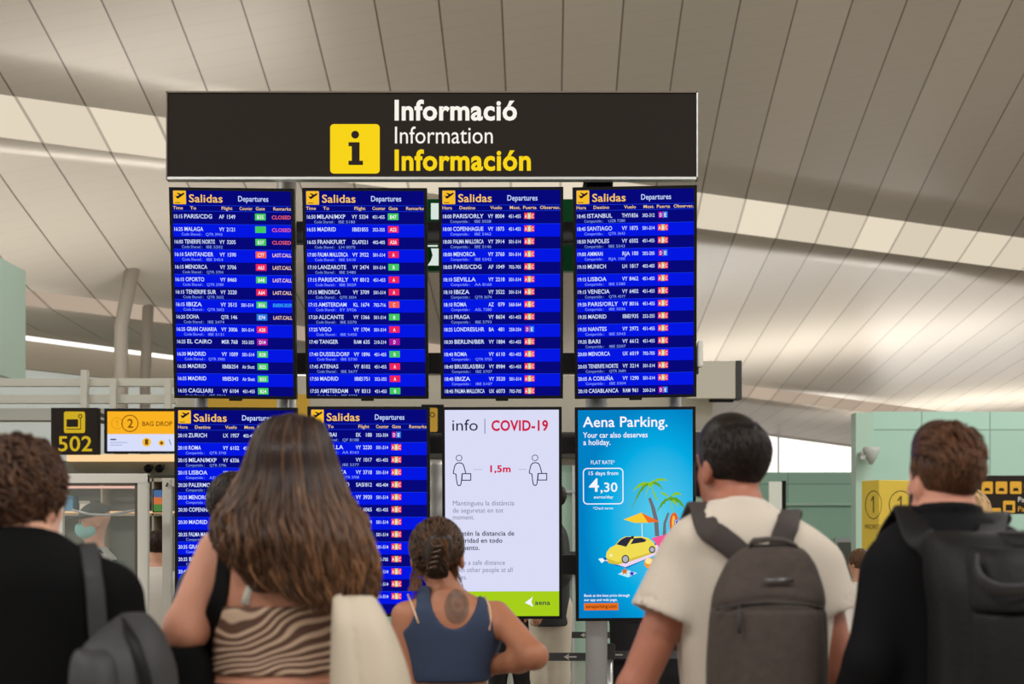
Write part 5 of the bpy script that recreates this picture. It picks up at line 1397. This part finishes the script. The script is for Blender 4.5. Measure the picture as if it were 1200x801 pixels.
# ---- curly-haired man in black
p = Person('person', 'curly brown-haired person in a black top, shoulder bag on one side, seen from behind', 2.7, 22)
p.head_frame(p.L(22, 590, .02), yaw=-14, pitch=2, k=.92)
rows = [row(p, 626, -14, 58, .060), row(p, 640, -42, 80, .078), row(p, 656, -68, 108, .095), row(p, 676, -84, 128, .108), row(p, 705, -92, 140, .12, .01), row(p, 770, -92, 136, .128, .02), row(p, 860, -88, 132, .122, .02)]
A1 = dict(sh=p.L(122, 702, .01), el=p.L(142, 868, -.02), wr=p.L(146, 1010, .08), r=(.058, .046, .030), hn=(-1, .2, 0), ts=-1)
A2 = dict(sh=p.L(-76, 702, .01), el=p.L(-108, 868, -.02), wr=p.L(-112, 1010, .08), r=(.058, .046, .030), hn=(1, .2, 0))
p.setup(rows, [A1, A2], (p.L(22, 0)[0], .01, .96), (.17, .118))
p.body(SKIN_A, nr=.054)
g_ = p.garment('sweatshirt', M_blackcloth, .016, .88, p.L(0, 625)[2], sleeve=1.95, fold=folds(14, .012, 12, 8, 6), extra=ring_extra(neck_ring(p.L(24, 632, 0), .062, .062, .014), .012)); make_bvh(p, [g_])
p.trousers(M_jean); p.shoes(M_shoe)
HM = hair_material('curly_brown_hair', (44, 28, 20), (104, 70, 48))
reg = lambda v: not (v[1] > .40 and v[2] < .40) and v[2] > -.76 and not (abs(v[0]) > .6 and v[1] > .15 and v[2] < -.3)
flow = lambda v: np.array((v[0] * .6, .1 - v[1] * .2, -.7))
cap = hair_cap(p, .016, [((0, .06, .0), (0, .85, -.55)), ((0, 0, -.080), (0, .2, -1))], disp=folds(77, .006, 50, 45, 6), extra=lambda f: f.ell((0, .0, .060), (.078, .095, .080), .03))
lk = scalp_locks(p, 1100, 31, .055, .0038, .30, flow, reg, tip=.9, curl=.55, grow=lambda v: .019 + .012 * max(0, v[2]), jit=1.5)
strands('hair', lk, HM, p.root, (cap[0], cap[1], .2))
PA = p
bd = 2.5
r = empty('backpack', W(150, 870, bd), 'slouched dark grey bag hanging off the shoulder of the curly-haired person', 'backpack'); BO = r.location
M_gb = mat('dark_grey_nylon', (46, 46, 48), .6, noise=.18, nscale=12, bump=.12, bscale=80)
br_ = [brow(716, 146, 170, .03, .03), brow(724, 134, 178, .05, .02), brow(740, 116, 189, .075, .01), brow(760, 98, 197, .095), brow(785, 92, 204, .11), brow(820, 90, 206, .115), brow(860, 96, 202, .1), brow(870, 110, 190, .08)]
soft_bag(BO, br_, M_gb, 'bag_body', r, disp=folds(19, .010, 16, 14, 6), e=2.4)
fp = [brow(756, 96, 146, .085, -.02), brow(768, 90, 158, .108, -.02), brow(800, 88, 168, .122, -.02), brow(840, 90, 170, .12, -.02), brow(862, 98, 162, .1, -.02)]
soft_bag(BO, fp, mat('darker_grey_nylon', (40, 40, 42), .6, noise=.2, nscale=12, bump=.12, bscale=80), 'front_pocket', r, disp=folds(29, .007, 18, 14, 5), e=2.4)
b = MB(); q = catmull(np.array([bl(140, 727, -.02), bl(150, 742, -.06), bl(162, 765, -.09), bl(172, 800, -.105), bl(176, 850, -.1)]), 4); b.ribbon([Vector(x) for x in q], (1, 0, .5), .02, .006, M_black); b.build('webbing', r)
strap(PA, [(116, 752), (113, 725), (111, 700), (109, 684), (107, 672)], [(105, 664, -.02), (104, 660, .03)], [(102, 682), (100, 730), (104, 800)], .034, m=mat('grey_strap', (44, 44, 46), .7, bump=.1, bscale=200))

# ---- long-haired woman
p = Person('person', 'woman with very long brown hair in a zebra-striped tube top, seen from behind', 3.05, 345)
p.head_frame(p.L(341, 552, .03), yaw=-6, pitch=14)
rows = [row(p, 612, 322, 374, .056), row(p, 626, 292, 402, .075), row(p, 645, 264, 420, .092), row(p, 672, 256, 424, .105, .005), row(p, 705, 254, 420, .110, .01), row(p, 745, 256, 416, .108, .015), row(p, 782, 254, 420, .105, .015), row(p, 805, 246, 430, .112, .01)]
A1 = dict(sh=p.L(259, 648, .0), el=p.L(217, 735, -.05), wr=p.L(262, 752, .20), r=(.052, .044, .027), hd=(.5, .8, .1), hn=(0, -.3, 1), hk=.92, curl=1.2)
A2 = dict(sh=p.L(412, 652, .02), el=p.L(424, 750, .08), wr=p.L(420, 752, .30), r=(.048, .038, .026), hd=(-.2, .9, .3), hn=(-.6, .1, .6), ts=-1, hk=.92, curl=1.2)
p.setup(rows, [A1, A2], (p.L(344, 0)[0], .0, 1.02), (.185, .125))
p.bo = p.body(SKIN_B, nr=.048)
def zebra():
    m = bpy.data.materials.new('zebra_print_jersey'); m.use_nodes = True
    nt = m.node_tree; bs = nt.nodes['Principled BSDF']; L = nt.links.new; bs.inputs['Roughness'].default_value = .8
    tc = nt.nodes.new('ShaderNodeTexCoord'); mp = nt.nodes.new('ShaderNodeMapping'); mp.inputs['Scale'].default_value = (.75, .5, 1.15); mp.inputs['Rotation'].default_value = (0, .45, 0)
    L(tc.outputs['Object'], mp.inputs[0])
    w = nt.nodes.new('ShaderNodeTexWave'); w.bands_direction = 'Z'; w.inputs['Scale'].default_value = 16.5; w.inputs['Distortion'].default_value = 30; w.inputs['Detail'].default_value = 1.2; w.inputs['Detail Scale'].default_value = .40
    L(mp.outputs[0], w.inputs[0])
    r = nt.nodes.new('ShaderNodeValToRGB'); L(w.outputs['Fac'], r.inputs[0])
    r.color_ramp.elements[0].position = .52; r.color_ramp.elements[0].color = srgb(104, 74, 59); r.color_ramp.elements[1].position = .72; r.color_ramp.elements[1].color = srgb(214, 184, 158)
    L(r.outputs[0], bs.inputs['Base Color']); return m
g_ = p.garment('tube_top', zebra(), .010, p.L(0, 787)[2], p.L(0, 707)[2], fold=folds(41, .003, 16, 20), it=1)
make_bvh(p, [p.bo, g_])
M_leg = mat('black_leggings', (16, 15, 17), .7)
p.trousers(M_leg, p.L(0, 796)[2]); p.shoes(mat('shoe_white', (210, 206, 200), .5))
b = MB(); q = [on_back(p, px, py, .004) for px, py in ((299, 668), (295, 680), (291, 694), (288, 708))]; b.ribbon([Vector(x) for x in q], (1, 0, 0), [.007, .008, .014, .02], .004, M_white); b.build('bra_strap', p.root)
HM = hair_material('long_brown_hair', (46, 28, 19), (152, 106, 70), .36)
HT = [(482, 326, 352), (486, 316, 366), (494, 304, 374), (508, 296, 380), (528, 289, 386), (552, 282, 394), (580, 272, 406), (605, 256, 422), (632, 262, 434), (660, 270, 440), (690, 290, 440), (704, 318, 436)]
PB = p
# hair volume: sections from crown to tips; depth follows the head, then the back
hs = []
for py, pl, pr in HT:
    q = row(p, py, pl, pr, 0, -.03); z = q[0]
    t = (py - 482) / (704 - 482)
    dep = .02 + .11 * min(1, ((py - 480) / 45.0)) ** .6 if py < 560 else .13 - .035 * (py - 560) / 145
    cy = p.hc[1] - .01 - .085 * max(0, min(1, (py - 545) / 90.0))
    hs.append((z, q[1], cy, q[3], dep))
hs = sorted(hs)
f = SDF((min(h[1] - h[3] for h in hs) - .05, -.32, hs[0][0] - .1), (max(h[1] + h[3] for h in hs) + .05, .25, hs[-1][0] + .06), .007)
f.loft(hs, .01, grow=-.012, e=2.0, zlo=hs[0][0] + .02)
f.plane((0, p.hc[1] + .045, 0), (0, 1, 0))
f.displace(folds(55, .007, 38, 3, 6))
V, Q = f.mesh(); base = (relax(V, Q, 2), Q, .12)
HA = np.array(hs)
def hair_pt(theta, z, g):
    cx, cy, rx, ry = [float(np.interp(z, HA[:, 0], HA[:, i])) for i in range(1, 5)]
    return np.array((cx + (rx + g) * math.sin(theta), cy - (ry + g) * math.cos(theta), z))
rg = random.Random(5); lk = []
ztop, zbot = hs[-1][0], hs[0][0]
for i in range(2300):
    th = rg.uniform(-1.75, 1.75); g = rg.uniform(-.020, .004)
    z0 = ztop - .004 - rg.uniform(0, .04) - .03 * abs(th) / 1.7 * rg.random()
    # lock ends follow the slanted lower edge of the hair
    s_ = math.sin(th); zend = p.L(0, np.interp(s_, [-1, -.6, -.1, .4, 1], [640, 672, 700, 706, 698]))[2] + rg.uniform(-.025, .045 if abs(th) < 1.5 else .12)
    n = 22; ph = rg.uniform(0, 6.28); am = rg.uniform(.006, .018); wl = rg.uniform(9, 18); P = []; dth = rg.gauss(0, .10)
    for j in range(n):
        t = j / (n - 1); z = z0 + (zend - z0) * t
        amp = am * max(0, t - .25) * 1.6
        q = hair_pt(th + dth * t + amp * 3.0 * math.sin(ph + wl * t), z, g + amp * math.cos(ph * 1.7 + wl * t))
        P.append(q)
    R = rg.uniform(.0018, .0044) * np.concatenate([[.5, .8], np.ones(n - 6), [.85, .65, .45, .2]])
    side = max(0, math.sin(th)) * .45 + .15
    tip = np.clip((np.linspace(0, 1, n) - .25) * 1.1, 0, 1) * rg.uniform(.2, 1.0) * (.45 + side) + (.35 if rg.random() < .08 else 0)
    lk.append((P, R, np.clip(tip, 0, 1), rg.uniform(.4, 1.45)))
strands('hair', lk, HM, p.root, base)
# black shoulder bag
bd = 2.9; r = empty('shoulder_bag', W(222, 880, bd), 'black shoulder bag on a wide strap behind the long-haired woman', 'bag'); BO = r.location
br_ = [brow(756, 196, 236, .03, .10), brow(768, 188, 244, .05, .10), brow(800, 184, 250, .065, .10), brow(850, 184, 250, .07, .1), brow(878, 192, 242, .05, .1)]
soft_bag(BO, br_, M_blackcloth, 'bag_body', r, e=3, disp=folds(61, .004, 20, 12))
P_ = [on_back(PB, px, py, .006, .006) for px, py in ((266, 655), (262, 690), (255, 720), (246, 750), (236, 780))]; P_ = [PB.L(272, 628, -.02), PB.L(268, 638, -.075)] + P_ + [PB.L(226, 806, -.11)]
T = [Vector(q) + PB.root.location - r.location for q in catmull(np.array(P_), 4)]
b = MB(); b.ribbon(T, (1, 0, 0), list(np.linspace(.022, .05, len(T))), .006, M_black); b.build('shoulder_strap', r)
# cream tote bag
bd = 2.86; r = empty('tote_bag', W(432, 900, bd), 'cream tote bag hanging at the long-haired woman\'s side', 'bag'); BO = r.location
M_tote = mat('cream_leather', (194, 181, 161), .55, noise=.06, nscale=5, bump=.06, bscale=60)
br_ = [brow(698, 390, 437, .030, .02), brow(704, 389, 442, .036, .012), brow(730, 389, 456, .05), brow(762, 389, 470, .062), brow(801, 389, 482, .07), brow(860, 388, 488, .075), brow(890, 392, 484, .07), brow(898, 400, 476, .05)]
def seam(f):
    X, Y, Z = f.grids((slice(None),) * 3); a = bl(412, 704); c = bl(426, 801); xs = a[0] + (c[0] - a[0]) * (Z - a[2]) / (c[2] - a[2])
    f.D = f.D + (.005 * np.exp(-((X - xs) / .004) ** 2) * (Y < 0)).astype(np.float32)
soft_bag(BO, br_, M_tote, 'bag_body', r, e=2.8, disp=folds(71, .004, 14, 8), extra=seam)
for dx, dy in ((-6, -.02), (10, .03)):
    T = catmull(np.array([bl(402 + dx, 704, dy + .03), bl(404 + dx, 690, dy + .07), bl(408 + dx, 665, dy + .13), bl(410 + dx, 646, dy + .19), bl(412 + dx, 652, dy + .30), bl(412 + dx, 700, dy + .33)]), 4)
    b = MB(); b.ribbon([Vector(x) for x in T], (1, 0, .1), .016, .005, M_tote); b.build('handle', r)

# ---- woman with hair clipped up in a navy tank top
p = Person('person', 'woman in a navy tank top, hair twisted up, hand on hip, oval tattoo between shoulders', 4.2, 528, vox=.0065)
p.head_frame(p.L(513, 652, .03), yaw=-8, pitch=10, k=.96)
rows = [row(p, 694, 498, 548, .05), row(p, 704, 482, 570, .066), row(p, 714, 470, 584, .082), row(p, 732, 468, 590, .095, .005), row(p, 760, 476, 582, .098, .01), row(p, 785, 482, 574, .094, .01), row(p, 805, 483, 572, .092, .01)]
A1 = dict(sh=p.L(475, 721, .0), el=p.L(476, 822, -.02), wr=p.L(488, 905, .10), r=(.042, .036, .024), hn=(1, .2, 0), hk=.9)
A2 = dict(sh=p.L(582, 720, .0), el=p.L(626, 768, -.15), wr=p.L(573, 781, .02), r=(.042, .037, .025), hd=(-.8, .55, -.1), hn=(-.5, -.8, 0), ts=-1, hk=.88, curl=1.0)
p.setup(rows, [A1, A2], (p.L(528, 0)[0], .0, .93), (.175, .12))
def skin_tattoo(c, rx, rz):
    m = skin_mat('skin_tattooed', (166, 110, 82)); nt = m.node_tree; bs = nt.nodes['Principled BSDF']; L = nt.links.new
    old = bs.inputs['Base Color'].links[0].from_socket
    tc = nt.nodes.new('ShaderNodeTexCoord'); mp = nt.nodes.new('ShaderNodeMapping'); mp.vector_type = 'TEXTURE'
    mp.inputs['Location'].default_value = (c[0], c[1], c[2]); mp.inputs['Scale'].default_value = (rx, .12, rz); L(tc.outputs['Object'], mp.inputs[0])
    ln = nt.nodes.new('ShaderNodeVectorMath'); ln.operation = 'LENGTH'; L(mp.outputs[0], ln.inputs[0])
    wv = nt.nodes.new('ShaderNodeTexWave'); wv.wave_type = 'RINGS'; wv.rings_direction = 'Y'; wv.inputs['Scale'].default_value = .55; wv.inputs['Distortion'].default_value = 5; wv.inputs['Detail Scale'].default_value = 2.2; L(mp.outputs[0], wv.inputs[0])
    rp = nt.nodes.new('ShaderNodeValToRGB'); L(ln.outputs['Value'], rp.inputs[0]); rp.color_ramp.elements[0].position = .88; rp.color_ramp.elements[0].color = (1, 1, 1, 1); rp.color_ramp.elements[1].position = 1.0; rp.color_ramp.elements[1].color = (0, 0, 0, 1)
    mu = nt.nodes.new('ShaderNodeMath'); mu.operation = 'MULTIPLY'; L(rp.outputs[0], mu.inputs[0])
    ad = nt.nodes.new('ShaderNodeMath'); ad.operation = 'MULTIPLY_ADD'; L(wv.outputs['Fac'], ad.inputs[0]); ad.inputs[1].default_value = -.16; ad.inputs[2].default_value = .80; L(ad.outputs[0], mu.inputs[1])
    mx = nt.nodes.new('ShaderNodeMix'); mx.data_type = 'RGBA'; L(mu.outputs[0], mx.inputs[0]); L(old, mx.inputs[6]); mx.inputs[7].default_value = srgb(74, 62, 52)
    L(mx.outputs[2], bs.inputs['Base Color']); return m
tc_ = p.L(535, 710, -.09)
p.bo = p.body(skin_tattoo((tc_[0], -.09, tc_[2]), .039, .056), nr=.044)
M_tank = mat('navy_rib_jersey', (43, 56, 82), .85, noise=.08, nscale=12, bump=.15, bscale=240)
def tank_cut(f):
    c = p.L(533, 692, 0); f.ell((c[0], 0, c[2]), (.070, .4, .110), .004, 's')
    c = p.L(463, 706, 0); f.ell((c[0], 0, c[2]), (.066, .4, .085), .004, 's')
    c = p.L(600, 706, 0); f.ell((c[0], 0, c[2]), (.072, .4, .090), .004, 's')
g_ = p.garment('tank_top', M_tank, .009, p.L(0, 797)[2], p.L(0, 686)[2] , extra=tank_cut, fold=folds(81, .002, 18, 12), it=1, rows=p.rows[:-1] + [(p.rows[-1][0] + .0, p.rows[-1][1], p.rows[-1][2], p.rows[-1][3] + .012, p.rows[-1][4] + .01)])
make_bvh(p, [p.bo, g_])
for pts in (((478, 696), (482, 706), (487, 718), (491, 730)), ((568, 699), (573, 710), (575, 722), (573, 738))):
    q = [on_back(p, px, py, .0115) for px, py in pts]; b = MB(); b.ribbon([Vector(x) for x in q], (1, 0, 0), .006, .003, mat('nude_elastic', (206, 170, 140), .6)); b.build('bra_strap', p.root)
p.trousers(M_blackcloth, p.L(0, 812)[2]); p.shoes(M_shoe)
HM = hair_material('pinned_dark_hair', (28, 17, 12), (124, 84, 50))
reg = lambda v: not (v[1] > .42 and v[2] < .40) and v[2] > -.74
flow = lambda v: np.array((.35 - v[0] * 1.2, -.2, .35 - v[2] * .9)) if v[2] < .1 else np.array((.2 - v[0] * .6, -1, -.5))
cap = hair_cap(p, .006, [((0, .06, .0), (0, .85, -.55)), ((0, 0, -.080), (0, .2, -1)), ((.055, 0, -.06), (.75, 0, -.65)), ((-.055, 0, -.06), (-.75, 0, -.65))], extra=lambda f: (f.ell((.018, -.105, .02), (.036, .036, .066), .02), f.ell((.034, -.10, .055), (.034, .034, .042), .015)))
lk = scalp_locks(p, 900, 51, .055, .0032, .05, flow, reg, tip=.5, grow=.012)
rg = random.Random(8)
for i in range(120):                                      # twist of hair pinned at the back
    a0 = rg.uniform(0, 6.28); P = []; rr_ = rg.uniform(.018, .034)
    for j in range(12):
        t = j / 11; a = a0 + 3.6 * t
        P.append(p.H(.020 + rr_ * math.cos(a) * (1 - .25 * t) + .012 * t, -.107 - rr_ * .8 * abs(math.sin(a * .5 + .6)), -.035 + .105 * t + .012 * math.sin(a)))
    lk.append((P, .0030 * np.concatenate([[.4], np.ones(9), [.7, .3]]), np.linspace(.1, .6, 12) * rg.uniform(.2, 1.3), rg.uniform(.6, 1.3)))
for i in range(60):                                       # loose strands beside the neck
    sg = -1 if i < 36 else 1; x0 = sg * rg.uniform(.030, .066); P = []
    for j in range(12):
        t = j / 11; P.append(p.H(x0 + sg * .012 * t + .006 * math.sin(5 * t + i), -.055 - .03 * t + (.05 * t if sg > 0 else 0), -.02 - (.07 + .07 * rg.random() ** .2 * (i % 5 == 0)) * t))
    lk.append((P, .0022 * np.linspace(1, .3, 12), np.linspace(.2, 1, 12), rg.uniform(.8, 1.4)))
strands('hair', lk, HM, p.root, (cap[0], cap[1], .1))
f = SDF(p.H(.02, -.14, .03) - .09, p.H(.02, -.14, .03) + .09, .005)
for k in range(5): f.chain([p.H(.046 - .004 * k, -.112, .066 - k * .016), p.H(.034 - .004 * k, -.140, .060 - k * .016), p.H(.010 - .004 * k, -.146, .056 - k * .016)], (.005, .0055, .003), .004)
f.chain([p.H(.046, -.122, .070), p.H(.026, -.124, -.008)], (.006, .006), .004)
V, Q = f.mesh(); np_mesh('hair_clip', relax(V, Q, 1), Q, mat('tortoiseshell', (66, 44, 28), .25, noise=.6, nscale=60), p.root)
PD = p

# ---- simpler figures farther back
def std_person(label, d, px, py, yaw, shirt, trs, hairspec, skin, pitch=0, k=1.0, sleeve=1.95, shirtname='jacket', low=None, arms=None, seed=1, vox=.012, group=None, wid=1.0):
    p = Person('person', label, d, px, group, vox)
    c = p.L(px, py); p.head_frame(c, yaw, pitch, 0, k); hz = c[2]; s_ = k
    R = rot(yaw, 0)
    T = [(hz + dz * s_, 0, -.01, rx * s_ * wid, ry * s_) for dz, rx, ry in ((-.15, .058, .058), (-.185, .10, .072), (-.22, .155, .09), (-.27, .188, .105), (-.36, .185, .118), (-.48, .168, .114), (-.58, .158, .106))]
    sw = abs(math.cos(math.radians(yaw))); 
    T = [(z, cx, cy, rx * sw + ry * (1 - sw), ry * sw + rx * (1 - sw)) for z, cx, cy, rx, ry in T]
    ar = []
    for sg in (-1, 1):
        v = lambda x, y, z: (R @ np.array((x, y, 0)) * s_ + np.array((0, 0, hz + z * s_)))
        a = arms[0 if sg < 0 else 1] if arms else ((.235, -.03, -.55), (.235, .10, -.78))
        ar.append(dict(sh=v(sg * .175 * wid, 0, -.265), el=v(sg * a[0][0], a[0][1], a[0][2]), wr=v(sg * a[1][0], a[1][1], a[1][2]), r=(.052 * s_, .042 * s_, .028 * s_), hn=tuple(R @ np.array((-sg, .2, 0))), ts=sg, hk=s_))
    p.setup(T, ar, (0, 0, max(.5, hz - .68 * s_)), ((.165 * sw + .115 * (1 - sw)) * s_, (.115 * sw + .155 * (1 - sw)) * s_))
    p.body(skin, nr=.05 * s_)
    p.garment(shirtname, shirt, .018, p.hips[2] - .06 if low is None else low, hz - .155 * s_, sleeve=sleeve, fold=folds(seed, .006, 14, 9), it=1)
    p.trousers(trs); p.shoes(M_shoe)
    if hairspec:
        rgb, tip, n, ln = hairspec
        HM = hair_material('hair_%d' % seed, rgb, tip)
        cp = hair_cap(p, .014, [((0, .055, .0), (0, .85, -.55)), ((0, 0, -.074), (0, .2, -1))], vox=.007)
        lk = scalp_locks(p, n, seed, ln, .005, .12, lambda v: np.array((v[0] * .3, -.4, -1.0)), lambda v: not (v[1] > .32 and v[2] < .5) and v[2] > -.7, tip=.7, grow=.016)
        strands('hair', lk, HM, p.root, (cp[0], cp[1], .2))
    return p
M_wshirt = mat('white_cotton', (214, 208, 198), .85, bump=.1, bscale=120); M_gjkt = mat('charcoal_jacket', (50, 52, 52), .8, noise=.15, nscale=8); M_cream = mat('cream_cotton', (222, 212, 192), .85, noise=.05, nscale=8)
M_pants = mat('black_trousers', (22, 22, 25), .8)
# dark-haired person beside the long-haired woman
std_person('person with short dark hair, head showing left of the long brown hair', 4.6, 277, 597, -20, mat('dark_blue_shirt', (44, 52, 84), .8), M_jean, ((30, 21, 17), (52, 36, 28), 500, .03), SKIN_E, k=.95, seed=101, vox=.009, wid=.86)
# masked traveller inside the glass booth
g = std_person('masked traveller in a dark cap and grey jacket behind the booth glass', 9.0, 111, 612, 118, mat('pale_grey_jacket', (172, 174, 168), .8), M_pants, None, SKIN_A, seed=111, k=.98, pitch=-8, wid=.9)
f = SDF((-.14, -.16, -.05), (.14, .22, .16), .007); f.ell((0, -.012, .045), (.086, .106, .085), .01); f.plane((0, 0, .045), (.0, -.15, -1)); f.ell((0, .10, .048), (.075, .085, .010), .01); f.D = np.maximum(f.D, -1)
V, Q = f.mesh(); np_mesh('cap', g.hc + (relax(V, Q, 1) * g.hk) @ g.R.T, Q, mat('charcoal_cap', (56, 56, 56), .8), g.root)
f = SDF((-.12, -.02, -.16), (.12, .18, .06), .006); f.ell((0, .034, -.045), (.068, .088, .062), .01); f.ell((0, .095, -.03), (.03, .035, .045), .02); f.plane((0, .012, 0), (0, -1, 0))
V, Q = f.mesh(); np_mesh('face_mask', g.hc + (relax(V, Q, 1) * g.hk) @ g.R.T, Q, mat('teal_surgical_mask', (150, 206, 200), .8), g.root)
r = empty('backpack', g.root.location + Vector((.16, .0, .92)), 'small dark green and black backpack on the masked traveller', 'backpack')
rows_ = [(.0, 0, 0, .07, .12), (.06, 0, 0, .09, .14), (.25, 0, 0, .085, .14), (.38, 0, 0, .07, .12), (.44, -.01, 0, .04, .08)]
soft_bag(r.location, rows_, mat('dark_green_nylon', (44, 66, 54), .6), 'bag_body', r, vox=.01, disp=folds(7, .004, 20, 14)); 
for sg in (-1, 1):
    b = MB(); b.ribbon([Vector((-.03, sg * .09, .42)), Vector((-.10, sg * .10, .50)), Vector((-.20, sg * .11, .49)), Vector((-.29, sg * .11, .36)), Vector((-.28, sg * .12, .18))], (0, 1, 0), .05, .012, M_black); b.build('shoulder_strap', r)
std_person('dark-haired person in a white shirt standing between booth and partition', 10.5, 184, 640, 20, M_wshirt, M_jean, ((44, 26, 20), (70, 44, 32), 300, .04), SKIN_A, seed=121, shirtname='shirt', k=.95)
std_person('person in a charcoal jacket and cream trousers behind the queue belt', 9.6, 645, 586, 100, M_gjkt, M_cream, ((40, 28, 22), (60, 42, 32), 200, .03), SKIN_A, seed=131, low=.90, wid=.8, k=.92)
std_person('person all in black standing behind the navy tank top woman', 10.2, 598, 588, 20, M_blackcloth, M_pants, ((24, 18, 16), (40, 30, 26), 200, .03), SKIN_E, seed=141)
std_person('person in black coat and trousers behind the parking advert', 10.3, 742, 592, -30, mat('black_coat', (26, 26, 29), .8), M_pants, ((24, 18, 16), (40, 30, 26), 200, .03), SKIN_A, seed=151, low=.6)
def floral():
    m = bpy.data.materials.new('floral_print'); m.use_nodes = True; nt = m.node_tree; bs = nt.nodes['Principled BSDF']; L = nt.links.new
    tc = nt.nodes.new('ShaderNodeTexCoord'); v = nt.nodes.new('ShaderNodeTexVoronoi'); v.inputs['Scale'].default_value = 26; L(tc.outputs['Object'], v.inputs[0])
    r = nt.nodes.new('ShaderNodeValToRGB'); L(v.outputs['Color'], r.inputs[0]); r.color_ramp.interpolation = 'CONSTANT'; r.color_ramp.elements[0].color = srgb(214, 150, 132); r.color_ramp.elements[1].color = srgb(230, 222, 206); r.color_ramp.elements[1].position = .7
    for q, c in ((.25, (120, 150, 96)), (.4, (206, 90, 84)), (.55, (60, 60, 58))): e = r.color_ramp.elements.new(q); e.color = srgb(*c)
    L(r.outputs[0], bs.inputs['Base Color']); bs.inputs['Roughness'].default_value = .8; return m
std_person('person in a floral top behind the beige T-shirt man\'s arm', 8.75, 800, 606, 12, floral(), M_pants, ((70, 46, 32), (110, 76, 52), 200, .04), SKIN_E, seed=161, sleeve=.5, shirtname='blouse', k=.95)
kb = std_person('blond person whose hair shows behind the black-jacketed man', 4.7, 1127, 614, 8, mat('grey_top', (120, 120, 124), .8), M_jean, ((176, 140, 96), (222, 190, 140), 600, .06), SKIN_A, seed=171, k=.95, vox=.009, wid=.85)
std_person('small person in white beside the yellow pillar', 10.5, 1007, 660, 30, M_wshirt, M_pants, ((96, 68, 46), (150, 112, 76), 200, .04), SKIN_A, seed=181, k=.86, shirtname='shirt')
bpy.data.objects.remove(_fo, do_unlink=True)
